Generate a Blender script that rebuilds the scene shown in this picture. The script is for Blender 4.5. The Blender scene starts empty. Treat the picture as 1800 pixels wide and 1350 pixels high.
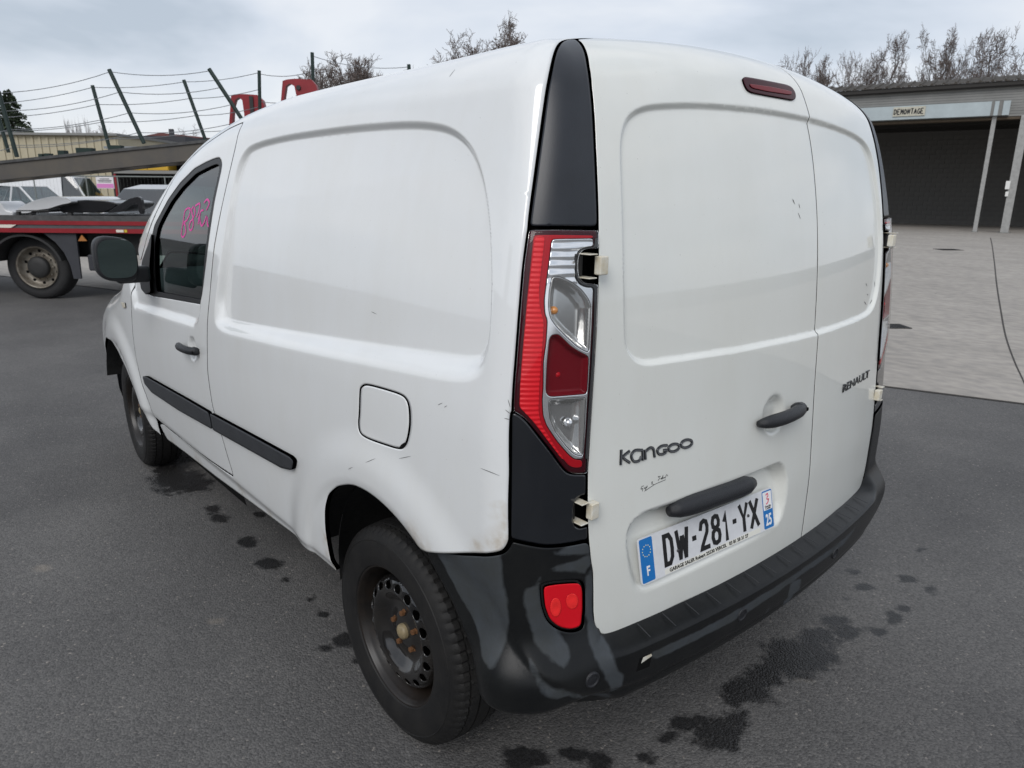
import bpy, bmesh, math, random
import numpy as np
from mathutils import Vector, Matrix
from mathutils.geometry import delaunay_2d_cdt
random.seed(7); rng = np.random.default_rng(7)
SC = bpy.context.scene
COL = SC.collection
R_ = math.radians
# ------------------------------------------------------------------ camera
CAM = np.array([-1.51684, 1.74253, 1.50438]); F_PX = 1248.39      # photo is 1800 x 1350
def _frame(yaw, pitch, roll):
    cy, sy, cp, sp = np.cos(yaw), np.sin(yaw), np.cos(pitch), np.sin(pitch)
    fw = np.array([cy*cp, sy*cp, sp]); rt = np.array([sy, -cy, 0.]); up = np.cross(rt, fw)
    c, s = np.cos(roll), np.sin(roll)
    return c*rt+s*up, -s*rt+c*up, fw
CR, CU, CF = _frame(*np.radians([-41.03467, -15.07545, .5393]))
cam_d = bpy.data.cameras.new('camera'); cam = bpy.data.objects.new('camera', cam_d); COL.objects.link(cam)
cam_d.sensor_width = 36; cam_d.lens = F_PX/1800*36; cam_d.clip_start = .05; cam_d.clip_end = 3000
M = Matrix(((CR[0], CU[0], -CF[0], CAM[0]), (CR[1], CU[1], -CF[1], CAM[1]), (CR[2], CU[2], -CF[2], CAM[2]), (0, 0, 0, 1)))
cam.matrix_world = M
cam_d.dof.use_dof = True; cam_d.dof.focus_distance = 1.55; cam_d.dof.aperture_fstop = 11
SC.camera = cam
SC.render.resolution_x, SC.render.resolution_y = 1024, 768
# ------------------------------------------------------------------ sky and sun
SUN_AZ, SUN_EL = math.atan2(.86, -.50), R_(40)      # direction towards the sun (behind the camera, to the left of the van)
W = bpy.data.worlds.new('World'); SC.world = W; W.use_nodes = True
nt = W.node_tree; nt.nodes.clear(); N = nt.nodes.new; L = nt.links.new
out = N('ShaderNodeOutputWorld'); bg = N('ShaderNodeBackground'); bg.inputs[1].default_value = .115
sky = N('ShaderNodeTexSky'); sky.sky_type = 'NISHITA'; sky.sun_disc = False
sky.sun_elevation = SUN_EL; sky.sun_rotation = math.pi/2-SUN_AZ; sky.air_density = 1; sky.dust_density = 2
tc = N('ShaderNodeTexCoord'); mp = N('ShaderNodeMapping'); mp.inputs['Location'].default_value = (4.2, -1.7, .9); mp.inputs['Scale'].default_value = (1, 1, 3.0); mp.inputs['Rotation'].default_value = (0, 0, 4.6)
n1 = N('ShaderNodeTexNoise'); n1.inputs['Scale'].default_value = 2.1; n1.inputs['Detail'].default_value = 5; n1.inputs['Roughness'].default_value = .5; n1.inputs['Distortion'].default_value = .35
r1 = N('ShaderNodeValToRGB'); e = r1.color_ramp.elements
e[0].position = .38; e[0].color = (4.2, 4.7, 5.35, 1); e[1].position = .61; e[1].color = (6.95, 7.15, 7.5, 1)
m1 = e.new(.5) if hasattr(e, 'new') else None
if m1: m1.color = (5.7, 6.1, 6.75, 1)
mx = N('ShaderNodeMix'); mx.data_type = 'RGBA'; mx.inputs[0].default_value = .86
L(tc.outputs['Generated'], mp.inputs[0]); L(mp.outputs[0], n1.inputs['Vector']); L(n1.outputs['Fac'], r1.inputs[0])
L(sky.outputs[0], mx.inputs[6]); L(r1.outputs[0], mx.inputs[7]); L(mx.outputs[2], bg.inputs[0]); L(bg.outputs[0], out.inputs[0])
sd = bpy.data.lights.new('sun', 'SUN'); sd.energy = 1.35; sd.angle = R_(35); sd.color = (1, .98, .96)
sun = bpy.data.objects.new('sun', sd); COL.objects.link(sun)
sv = Vector((math.cos(SUN_AZ)*math.cos(SUN_EL), math.sin(SUN_AZ)*math.cos(SUN_EL), math.sin(SUN_EL)))
sun.rotation_euler = sv.to_track_quat('Z', 'Y').to_euler()
SC.view_settings.view_transform = 'Standard'; SC.view_settings.look = 'None'; SC.view_settings.gamma = 1
SC.view_settings.use_curve_mapping = False; SC.view_settings.exposure = .16
# ------------------------------------------------------------------ materials
MATS = {}
def mat(name, col, rough=.5, metal=0., coat=0., spec=.5, var=0., vscale=8., bump=0., bscale=60., col2=None, trans=0., ior=1.45, coat_r=.03):
    m = bpy.data.materials.new(name); m.use_nodes = True; MATS[name] = m
    t = m.node_tree; b = t.nodes['Principled BSDF']; I = b.inputs
    I['Base Color'].default_value = (*col, 1); I['Roughness'].default_value = rough; I['Metallic'].default_value = metal
    I['Coat Weight'].default_value = coat; I['Coat Roughness'].default_value = coat_r; I['Specular IOR Level'].default_value = spec
    I['Transmission Weight'].default_value = trans; I['IOR'].default_value = ior
    if var or bump:
        tc = t.nodes.new('ShaderNodeTexCoord')
    if var:
        n = t.nodes.new('ShaderNodeTexNoise'); n.inputs['Scale'].default_value = vscale; n.inputs['Detail'].default_value = 6; n.inputs['Roughness'].default_value = .65
        r = t.nodes.new('ShaderNodeValToRGB'); r.color_ramp.elements[0].position = .3; r.color_ramp.elements[1].position = .72
        c2 = col2 or tuple(c*(1-var) for c in col)
        r.color_ramp.elements[0].color = (*col, 1); r.color_ramp.elements[1].color = (*c2, 1)
        t.links.new(tc.outputs['Object'], n.inputs['Vector']); t.links.new(n.outputs['Fac'], r.inputs[0]); t.links.new(r.outputs[0], I['Base Color'])
    if bump:
        n = t.nodes.new('ShaderNodeTexNoise'); n.inputs['Scale'].default_value = bscale; n.inputs['Detail'].default_value = 4
        bp = t.nodes.new('ShaderNodeBump'); bp.inputs['Strength'].default_value = bump; bp.inputs['Distance'].default_value = .01
        t.links.new(tc.outputs['Object'], n.inputs['Vector']); t.links.new(n.outputs['Fac'], bp.inputs['Height']); t.links.new(bp.outputs[0], I['Normal'])
    return m
def glassy(name, tint, refl=.06, rough=.02):
    """thin pane: see-through tint plus a clear reflection"""
    m = bpy.data.materials.new(name); m.use_nodes = True; MATS[name] = m; t = m.node_tree; t.nodes.clear()
    o = t.nodes.new('ShaderNodeOutputMaterial'); tr = t.nodes.new('ShaderNodeBsdfTransparent'); gl = t.nodes.new('ShaderNodeBsdfGlossy')
    tr.inputs[0].default_value = (*tint, 1); gl.inputs['Roughness'].default_value = rough
    fr = t.nodes.new('ShaderNodeLayerWeight'); fr.inputs[0].default_value = .5; pw = t.nodes.new('ShaderNodeMath'); pw.operation = 'POWER'; pw.inputs[1].default_value = 4.5; t.links.new(fr.outputs['Facing'], pw.inputs[0])
    mth = t.nodes.new('ShaderNodeMath'); mth.operation = 'MULTIPLY_ADD'; mth.inputs[1].default_value = .92; mth.inputs[2].default_value = .04+refl; mth.use_clamp = True
    ms = t.nodes.new('ShaderNodeMixShader')
    t.links.new(pw.outputs[0], mth.inputs[0]); t.links.new(mth.outputs[0], ms.inputs[0]); t.links.new(tr.outputs[0], ms.inputs[1]); t.links.new(gl.outputs[0], ms.inputs[2]); t.links.new(ms.outputs[0], o.inputs[0])
    return m
# ------------------------------------------------------------------ object helpers
def tag(o, label=None, cat=None, group=None, kind=None):
    if label: o['label'] = label
    if cat: o['category'] = cat
    if group: o['group'] = group
    if kind: o['kind'] = kind
    return o
def empty(name, loc=(0, 0, 0), parent=None, rz=0.):
    o = bpy.data.objects.new(name, None); COL.objects.link(o); o.location = loc; o.rotation_euler = (0, 0, rz); o.empty_display_size = .2
    if parent: o.parent = parent
    return o
def mesh_obj(name, V, Fc, m, parent=None, smooth=False, normals=None, attrs=None):
    me = bpy.data.meshes.new(name); me.from_pydata([tuple(map(float, v)) for v in V], [], [tuple(map(int, f)) for f in Fc]); me.update()
    if m is not None: me.materials.append(MATS[m] if isinstance(m, str) else m)
    if smooth: me.polygons.foreach_set('use_smooth', [True]*len(me.polygons))
    if attrs:
        for k, a in attrs.items():
            at = me.attributes.new(k, 'FLOAT', 'POINT'); at.data.foreach_set('value', np.asarray(a, np.float32))
    if normals is not None:
        me.normals_split_custom_set_from_vertices([tuple(map(float, n)) for n in normals])
    o = bpy.data.objects.new(name, me); COL.objects.link(o)
    if parent: o.parent = parent
    return o
class MB:
    """collects boxes, tubes, lathes, prisms -> one mesh"""
    def __init__(s): s.v = []; s.f = []
    def add(s, V, Fc):
        k = len(s.v); s.v += [tuple(map(float, v)) for v in V]; s.f += [tuple(int(i)+k for i in f) for f in Fc]; return s
    def box(s, c, d, ax=None):
        c = np.array(c, float); A = np.eye(3) if ax is None else np.array(ax, float)
        V = [c+A[0]*d[0]/2*i+A[1]*d[1]/2*j+A[2]*d[2]/2*k for k in (-1, 1) for j in (-1, 1) for i in (-1, 1)]
        return s.add(V, [(0, 2, 3, 1), (4, 5, 7, 6), (0, 1, 5, 4), (2, 6, 7, 3), (0, 4, 6, 2), (1, 3, 7, 5)])
    def tube(s, pts, rad, n=8, cap=True):
        P = np.array(pts, float); rad = np.broadcast_to(np.asarray(rad, float), (len(P),)); V = []; 
        T = np.gradient(P, axis=0); T /= np.linalg.norm(T, axis=1)[:, None]+1e-12
        a = np.array([0, 0, 1.]) if abs(T[0][2]) < .9 else np.array([1., 0, 0])
        for i in range(len(P)):
            a = a-T[i]*(a@T[i]); a /= np.linalg.norm(a)+1e-12; b = np.cross(T[i], a)
            for k in range(n):
                q = 2*math.pi*k/n; V.append(P[i]+rad[i]*(a*math.cos(q)+b*math.sin(q)))
        Fc = [(i*n+k, i*n+(k+1) % n, (i+1)*n+(k+1) % n, (i+1)*n+k) for i in range(len(P)-1) for k in range(n)]
        if cap: Fc += [tuple(range(n))[::-1], tuple((len(P)-1)*n+k for k in range(n))]
        return s.add(V, Fc)
    def lathe(s, prof, c, axis, n=48, up=(0, 0, 1)):
        """prof: (radius, height along axis)"""
        w = np.array(axis, float); w /= np.linalg.norm(w); u = np.array(up, float); u = u-w*(u@w); u /= np.linalg.norm(u); t = np.cross(w, u); c = np.array(c, float); V = []
        for r, h in prof:
            for k in range(n):
                q = 2*math.pi*k/n; V.append(c+w*h+r*(u*math.cos(q)+t*math.sin(q)))
        m = len(prof)
        return s.add(V, [(i*n+k, i*n+(k+1) % n, (i+1)*n+(k+1) % n, (i+1)*n+k) for i in range(m-1) for k in range(n)])
    def prism(s, poly, base, ax, ay, az, h):
        """poly in the (ax, ay) plane, extruded h along az"""
        base = np.array(base, float); ax, ay, az = (np.array(q, float) for q in (ax, ay, az)); n = len(poly)
        V = [base+ax*p[0]+ay*p[1] for p in poly]+[base+ax*p[0]+ay*p[1]+az*h for p in poly]
        return s.add(V, [tuple(range(n))[::-1], tuple(range(n, 2*n))]+[(i, (i+1) % n, n+(i+1) % n, n+i) for i in range(n)])
    def build(s, name, m, parent=None, smooth=False, bevel=0., seg=2):
        o = mesh_obj(name, s.v, s.f, m, parent, smooth)
        if bevel:
            bv = o.modifiers.new('bevel', 'BEVEL'); bv.width = bevel; bv.segments = seg; bv.limit_method = 'ANGLE'; bv.angle_limit = R_(40)
            wn = o.modifiers.new('wn', 'WEIGHTED_NORMAL'); wn.keep_sharp = True; o.data.polygons.foreach_set('use_smooth', [True]*len(o.data.polygons))
        return o
def copy_tree(o, parent=None):
    c = o.copy(); COL.objects.link(c); c.parent = parent
    for ch in o.children: copy_tree(ch, c)
    return c
# ------------------------------------------------------------------ pixels to directions (a pixel only gives a direction)
def px_dir(px):
    px = np.atleast_2d(np.asarray(px, float))
    d = CF[None]+((px[:, 0]-900)/F_PX)[:, None]*CR-((px[:, 1]-675)/F_PX)[:, None]*CU
    return d/np.linalg.norm(d, axis=1)[:, None]
def on_ground(px, z=0.):
    d = px_dir(px); t = (z-CAM[2])/d[:, 2]; return CAM+d*t[:, None]
def on_plane(px, p0, n):
    d = px_dir(px); n = np.array(n, float); t = ((np.array(p0)-CAM)@n)/(d@n); return CAM+d*t[:, None]
# ------------------------------------------------------------------ the van's outer skin as one smooth implicit surface
# van frame = world frame: x forwards (0 at the rear axle), y to the van's left, z up
def table(pts, lo, hi, smooth, n=4000):
    pts = np.array(sorted(pts), float); X = pts[:, 0]; Y = pts[:, 1]
    h = np.diff(X); d = np.diff(Y)/h; m = np.empty_like(Y); m[0] = d[0]; m[-1] = d[-1]
    for i in range(1, len(X)-1):
        m[i] = 0 if d[i-1]*d[i] <= 0 else 2*d[i-1]*d[i]/(d[i-1]+d[i])
    xs = np.linspace(lo, hi, n); i = np.clip(np.searchsorted(X, xs)-1, 0, len(X)-2)
    t = (xs-X[i])/h[i]; tc = np.clip(t, 0, 1)
    ys = (1+2*tc)*(1-tc)**2*Y[i]+tc*(1-tc)**2*h[i]*m[i]+tc**2*(3-2*tc)*Y[i+1]+tc**2*(tc-1)*h[i]*m[i+1]
    ys += np.where(t < 0, t*h[i]*m[i], 0)+np.where(t > 1, (t-1)*h[i]*m[i+1], 0)
    k = max(3, int(smooth/(hi-lo)*n)); ker = np.hanning(k+2)[1:-1]; ker /= ker.sum()
    pad = np.r_[ys[0]-np.arange(k, 0, -1)*(ys[1]-ys[0]), ys, ys[-1]+np.arange(1, k+1)*(ys[-1]-ys[-2])]
    ys = np.convolve(pad, ker, 'same')[k:-k]
    return lambda v: np.interp(v, xs, ys)
SZ = table([(.2, .850), (.33, .880), (.45, .897), (.6, .906), (.8, .911), (1.0, .905), (1.2, .880), (1.4, .842), (1.6, .790), (1.75, .748), (1.9, .70)], .1, 2.1, .10)
RZ = table([(.2, -.60), (.40, -.632), (.55, -.645), (.7, -.646), (.85, -.638), (1.0, -.628), (1.15, -.620), (1.3, -.609), (1.44, -.591), (1.56, -.568), (1.65, -.545), (1.72, -.520), (1.8, -.48), (1.9, -.42)], .1, 2.1, .06)
T0 = table([(-.8, 1.85), (-.5, 1.862), (-.3, 1.862), (0, 1.859), (.4, 1.858), (.8, 1.853), (1.15, 1.831), (1.5, 1.78), (1.8, 1.698), (2.1, 1.555), (2.4, 1.355), (2.65, 1.15), (2.9, 1.06), (3.2, .98), (3.4, .86), (3.6, .5)], -1, 4, .12)
def S_(x, z): return SZ(z)-.014*np.clip((-x)/.5, 0, 2)**2-.075*np.clip((x-2.2)/1.2, 0, 2)**2
def rnd(a, b, r):
    u = np.maximum(a+r, 0); v = np.maximum(b+r, 0)
    return np.minimum(np.maximum(a, b), -r)+np.hypot(u, v)
def body(P):
    x, y, z = P[:, 0], P[:, 1], P[:, 2]
    a = np.abs(y)-S_(x, z); b = RZ(z)+.122*np.minimum(y*y, 1.2)-x
    xe = x+np.clip((x-.8)/1.2, 0, 1)*.22*y*y
    c = (z-T0(xe)+.065*(y/.75)**2)/np.sqrt(1+np.clip(x-1., 0, 1)*.5)
    d = x-(3.52-.16*y*y)
    return rnd(rnd(rnd(a, b, .085), c, .095), d, .15)
def grad(f, P, e=2e-3):
    I = np.eye(3)*e
    g = np.stack([f(P+I[i])-f(P-I[i]) for i in range(3)], 1)
    return g/np.maximum(np.linalg.norm(g, axis=1), 1e-9)[:, None]
def trace(O, D, f=body, it=70, k=.8, tmax=12):
    O = np.broadcast_to(O, D.shape).astype(float); t = np.zeros(len(D)); best = np.full(len(D), 9.); bt = t.copy()
    for _ in range(it):
        v = f(O+D*t[:, None]); m = np.abs(v) < best; best = np.where(m, np.abs(v), best); bt = np.where(m, t, bt)
        t = np.where(v > 1e-5, np.minimum(t+v*k, tmax), t+v*k)
    P = O+D*bt[:, None]
    for _ in range(3): P = P-grad(f, P)*f(P)[:, None]
    return P
def hit(px, off=0.): return trace(CAM, px_dir(px), (lambda q: body(q)-off) if off else body)
def nrm(v): return v/np.maximum(np.linalg.norm(v, axis=-1, keepdims=True), 1e-9)
class Par:
    def __init__(s, d):
        s.d = nrm(np.array(d, float)); a = np.cross([0, 0, 1.], s.d); s.a = nrm(a); s.b = np.cross(s.d, s.a)
    def uv(s, P): return np.stack([P@s.a, P@s.b], 1)
    def rays(s, q): return q[:, :1]*s.a+q[:, 1:]*s.b+s.d*3, np.repeat(-s.d[None], len(q), 0)
class CylX:
    """unrolls flanks and roof about a lengthwise axis; behind u0 the rays fan out towards the rear corners"""
    zc = .9; u0 = .05; k = .5
    def uv(s, P):
        a = np.arctan2(P[:, 2]-s.zc, P[:, 1]); a = np.where((P[:, 1] < 0) & (a < 0), a+2*math.pi, a)
        r = np.hypot(P[:, 1], P[:, 2]-s.zc); al = np.arctan2(s.u0-P[:, 0], r)
        return np.stack([np.where(P[:, 0] < s.u0, s.u0-al*s.k, P[:, 0]), a*.9], 1)
    def rays(s, q):
        p = q[:, 1]/.9; al = np.clip((s.u0-q[:, 0])/s.k, 0, 1.5); d = np.stack([-np.sin(al), np.cos(al)*np.cos(p), np.cos(al)*np.sin(p)], 1)
        o = d*3; o[:, 0] += np.maximum(q[:, 0], s.u0); o[:, 2] += s.zc; return o, -d
class CylZ:
    xc = .1
    def uv(s, P): return np.stack([np.arctan2(P[:, 1], -(P[:, 0]-s.xc))*.8, P[:, 2]], 1)
    def rays(s, q):
        p = q[:, 0]/.8; d = np.stack([-np.cos(p), np.sin(p), 0*p], 1); o = d*3; o[:, 0] += s.xc; o[:, 2] += q[:, 1]; return o, -d
SIDE, REAR, TOPR = CylX(), Par((-1, 0, .25)), Par((.15, 0, 1)); BUMP = CylZ(); CORN = Par((-.8, .6, .1))
def sm(t): t = np.clip(t, 0, 1); return t*t*t*(t*(6*t-15)+10)
def inside(poly, q):
    x, y = q[:, 0], q[:, 1]; c = np.zeros(len(q), bool); n = len(poly)
    for i in range(n):
        x1, y1 = poly[i]; x2, y2 = poly[(i+1) % n]
        if y1 == y2: continue
        c ^= ((y1 > y) != (y2 > y)) & (x < (x2-x1)*(y-y1)/(y2-y1)+x1)
    return c
def pdist(poly, q):
    d = np.full(len(q), 1e9); n = len(poly)
    for i in range(n):
        a = np.array(poly[i]); b = np.array(poly[(i+1) % n]); e = b-a; w = q-a
        t = np.clip(w@e/(e@e+1e-12), 0, 1); d = np.minimum(d, np.hypot(*(w-t[:, None]*e).T))
    return d
def sdf(poly, q): d = pdist(poly, q); return np.where(inside(poly, q), d, -d)
def chaikin(P, it=2, cap=.012):
    P = np.array(P, float)
    for _ in range(it):
        N_ = np.roll(P, -1, 0); E_ = N_-P; l = np.linalg.norm(E_, axis=1, keepdims=True)+1e-9
        c = np.minimum(.25*l, cap); P = np.stack([P+E_/l*c, N_-E_/l*c], 1).reshape(-1, P.shape[1])
    return P
def fillet(poly, rad, n=8):
    out = []; m = len(poly)
    for i in range(m):
        p = np.array(poly[i], float); a = np.array(poly[i-1], float)-p; b = np.array(poly[(i+1) % m], float)-p
        la, lb = np.linalg.norm(a), np.linalg.norm(b); a /= la; b /= lb; r = rad[i] if hasattr(rad, '__len__') else rad
        ang = math.acos(np.clip(a@b, -1, 1)); t = min(r/math.tan(ang/2), la*.48, lb*.48); r = t*math.tan(ang/2)
        c = p+nrm(a+b)*(r/math.sin(ang/2)); s0 = p+a*t-c; s1 = p+b*t-c
        for k in range(n+1):
            w = k/n; v = s0*(1-w)+s1*w; out.append(c+nrm(v)*r)
    return np.array(out)
def resample(P, h):
    out = []; n = len(P)
    for i in range(n):
        a, b = P[i], P[(i+1) % n]; k = max(1, int(math.ceil(np.linalg.norm(b-a)/h)))
        out += [a+(b-a)*j/k for j in range(k)]
    out = np.array(out); keep = np.linalg.norm(out-np.roll(out, 1, 0), axis=1) > h*.12
    return out[keep]
def poffset(P, d):
    """inwards for a counter-clockwise loop"""
    e = nrm(np.roll(P, -1, 0)-P); e0 = np.roll(e, 1, 0); nn = np.stack([-e[:, 1], e[:, 0]], 1); n0 = np.stack([-e0[:, 1], e0[:, 0]], 1)
    m = nn+n0; m = m/np.maximum((m*nn).sum(1), .5)[:, None]
    return P+m*d
def ccw(P):
    a = np.sum(P[:, 0]*np.roll(P[:, 1], -1)-np.roll(P[:, 0], -1)*P[:, 1]); return P if a > 0 else P[::-1]
def surf(q, proj, off=0., disp=None, f=body):
    O, D = proj.rays(q); P = trace(O, D, f); Nn = grad(f, P)
    if disp is not None:
        t1 = nrm(np.cross(Nn, [0.3, .2, .93])); t2 = np.cross(Nn, t1); e = .0015; d0 = disp(P)
        g1 = (disp(P+t1*e)-disp(P-t1*e))/(2*e); g2 = (disp(P+t2*e)-disp(P-t2*e))/(2*e)
        N2 = nrm(Nn-t1*g1[:, None]-t2*g2[:, None]); P = P+Nn*d0[:, None]
    else: N2 = Nn
    return P+Nn*off, N2, Nn
def panel(name, parent, outline, proj, h, m, disp=None, holes=(), gap=.002, rim=.014, er=.004, off=0., attr=None, smooth_out=True, cap=.012, uvspace=False, mirror=False, extra=None, thick_only=False):
    """a pressed sheet cut from the skin: outline (3D points) -> triangulated patch with rounded edge and folded rim"""
    def prep(Q, g):
        q = np.array(Q, float) if uvspace else proj.uv(np.array(Q, float))
        if smooth_out: q = chaikin(q, 2, cap)
        return poffset(resample(ccw(q), max(h*.8, .003)), g)
    q0 = prep(outline, gap); hs = [prep(H, -gap) for H in holes]
    loops = [q0]+hs; rings = [poffset(q0, er)]+[poffset(H, -er) for H in hs] if er else []
    lo, hi = q0.min(0), q0.max(0)
    gx, gy = np.meshgrid(np.arange(lo[0]+h/2, hi[0], h), np.arange(lo[1]+h/2, hi[1], h)); gx = gx+((np.arange(gx.shape[0]) % 2)*h*.5)[:, None]
    g = np.stack([gx.ravel(), gy.ravel()], 1)
    if extra is not None: g = np.concatenate([g, extra(g, proj, h)])
    ok = inside(q0, g)
    for H in hs: ok &= ~inside(H, g)
    g = g[ok]
    if len(g):
        ok = np.ones(len(g), bool)
        for l_ in loops: ok &= pdist(l_, g) > max(er*1.6, h*.45)
        g = g[ok]
    pts = np.concatenate(loops+rings+[g]) if len(g) else np.concatenate(loops+rings)
    edges = []; k = 0
    for l_ in loops: edges += [(k+i, k+(i+1) % len(l_)) for i in range(len(l_))]; k += len(l_)
    r = delaunay_2d_cdt([Vector(p) for p in pts], edges, [], 0, 1e-7, True)
    V2 = np.array([(v.x, v.y) for v in r[0]]); T = np.array([f for f in r[2] if len(f) == 3]); ov = r[3]
    cen = V2[T].mean(1); ok = inside(q0, cen)
    for H in hs: ok &= ~inside(H, cen)
    T = T[ok]
    P, N2, Nb = surf(V2, proj, off, disp)
    a = attr(P, V2) if attr else None
    nf = np.cross(P[T[:, 1]]-P[T[:, 0]], P[T[:, 2]]-P[T[:, 0]]).sum(0)
    if (nf*N2[T[:, 0]].mean(0)).sum() < 0: T = T[:, ::-1]
    V = list(P); Nn = N2.copy(); Fc = [tuple(t) for t in T]
    inv = {}
    for j, ids in enumerate(ov):
        for i in ids: inv[i] = j
    nv = len(V); addN = []
    k = 0
    for li, l_ in enumerate(loops):
        idx = [inv[k+i] for i in range(len(l_))]; k += len(l_); n = len(idx); B_ = P[idx]
        tan = nrm(np.roll(B_, -1, 0)-np.roll(B_, 1, 0)); outw = nrm(np.cross(tan, Nb[idx])); 
        if li > 0: outw = outw      # hole loops are ccw too: outward of the sheet is towards the hole
        ctr = B_+outw*.002; 
        sgn = 1. if li == 0 else -1.
        # test orientation in uv
        if proj.uv(B_+outw*.004)[:, 0].shape[0]:
            tst = inside(l_, proj.uv(B_+outw*.004)); s_ = -1. if tst.mean() > .5 else 1.
            if li > 0: s_ = -s_
            outw = outw*s_
        if er: Nn[idx] = nrm(N2[idx]+outw*1.1)
        if rim:
            base = nv+len(addN); low = B_-Nb[idx]*rim
            V += list(low); addN += list(outw)
            for i in range(n):
                j = (i+1) % n; fq = (idx[i], idx[j], base+j, base+i)
                fn = np.cross(B_[j]-B_[i], low[i]-B_[i])
                Fc.append(fq if fn@outw[i] < 0 else fq[::-1])
    Nn = np.concatenate([Nn, np.array(addN)]) if addN else Nn
    V = np.array(V)
    if a is not None: a = {kk: np.concatenate([vv, np.zeros(len(V)-len(vv))]) for kk, vv in a.items()}
    o = mesh_obj(name, V, Fc, m, parent, True, Nn, a)
    if mirror:
        V2_ = V*[1, -1, 1]; o2 = mesh_obj(name, V2_, [f[::-1] for f in Fc], m, parent, True, Nn*[1, -1, 1], a)
        return o, o2
    return o
def ribbon(pts, width, nrmls, th=.0006, lift=.0008):
    """flat stroke along 3D points lying on a surface"""
    P = np.array(pts, float); T = nrm(np.gradient(P, axis=0)); Nn = np.array(nrmls, float); Sd = nrm(np.cross(T, Nn))
    w = np.broadcast_to(np.asarray(width, float), (len(P),))[:, None]/2
    a = P+Sd*w+Nn*(lift+th); b = P-Sd*w+Nn*(lift+th); c = P-Sd*w+Nn*lift; d = P+Sd*w+Nn*lift; n = len(P)
    V = np.concatenate([a, b, c, d]); Fc = []
    for i in range(n-1):
        for u, v in ((0, 1), (1, 2), (2, 3), (3, 0)): Fc.append((u*n+i, u*n+i+1, v*n+i+1, v*n+i))
    Fc += [(0, n, 2*n, 3*n), (n-1, 4*n-1, 3*n-1, 2*n-1)]
    return V, Fc
def dense(P, k=6):
    """smooth open polyline (Catmull-Rom)"""
    P = np.array(P, float); Q = np.concatenate([[2*P[0]-P[1]], P, [2*P[-1]-P[-2]]]); out = []
    for i in range(1, len(Q)-2):
        for j in range(k):
            t = j/k; out.append(.5*((2*Q[i])+(-Q[i-1]+Q[i+1])*t+(2*Q[i-1]-5*Q[i]+4*Q[i+1]-Q[i+2])*t*t+(-Q[i-1]+3*Q[i]-3*Q[i+1]+Q[i+2])*t**3))
    return np.array(out+[P[-1]])
def text_mesh(name, body_, size, m, parent, mw, extrude=.0006, offset=0., sx=1., align='LEFT', shear=0.):
    cu = bpy.data.curves.new(name, 'FONT'); cu.body = body_; cu.size = size; cu.extrude = extrude; cu.offset = offset; cu.align_x = align; cu.resolution_u = 3; cu.shear = shear
    o = bpy.data.objects.new('tmp', cu); COL.objects.link(o); bpy.context.view_layer.update()
    me = bpy.data.meshes.new_from_object(o.evaluated_get(bpy.context.evaluated_depsgraph_get())); bpy.data.objects.remove(o); bpy.data.curves.remove(cu)
    me.name = name; me.transform(mw @ Matrix.Diagonal((sx, 1, 1, 1))); me.materials.clear(); me.materials.append(MATS[m])
    ob = bpy.data.objects.new(name, me); COL.objects.link(ob)
    if parent: ob.parent = parent
    return ob
def basis(o, rt, up):
    rt = nrm(np.array(rt, float)); up = np.array(up, float); up = nrm(up-rt*(up@rt)); n = np.cross(rt, up)
    return Matrix(((rt[0], up[0], n[0], o[0]), (rt[1], up[1], n[1], o[1]), (rt[2], up[2], n[2], o[2]), (0, 0, 0, 1)))
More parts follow.
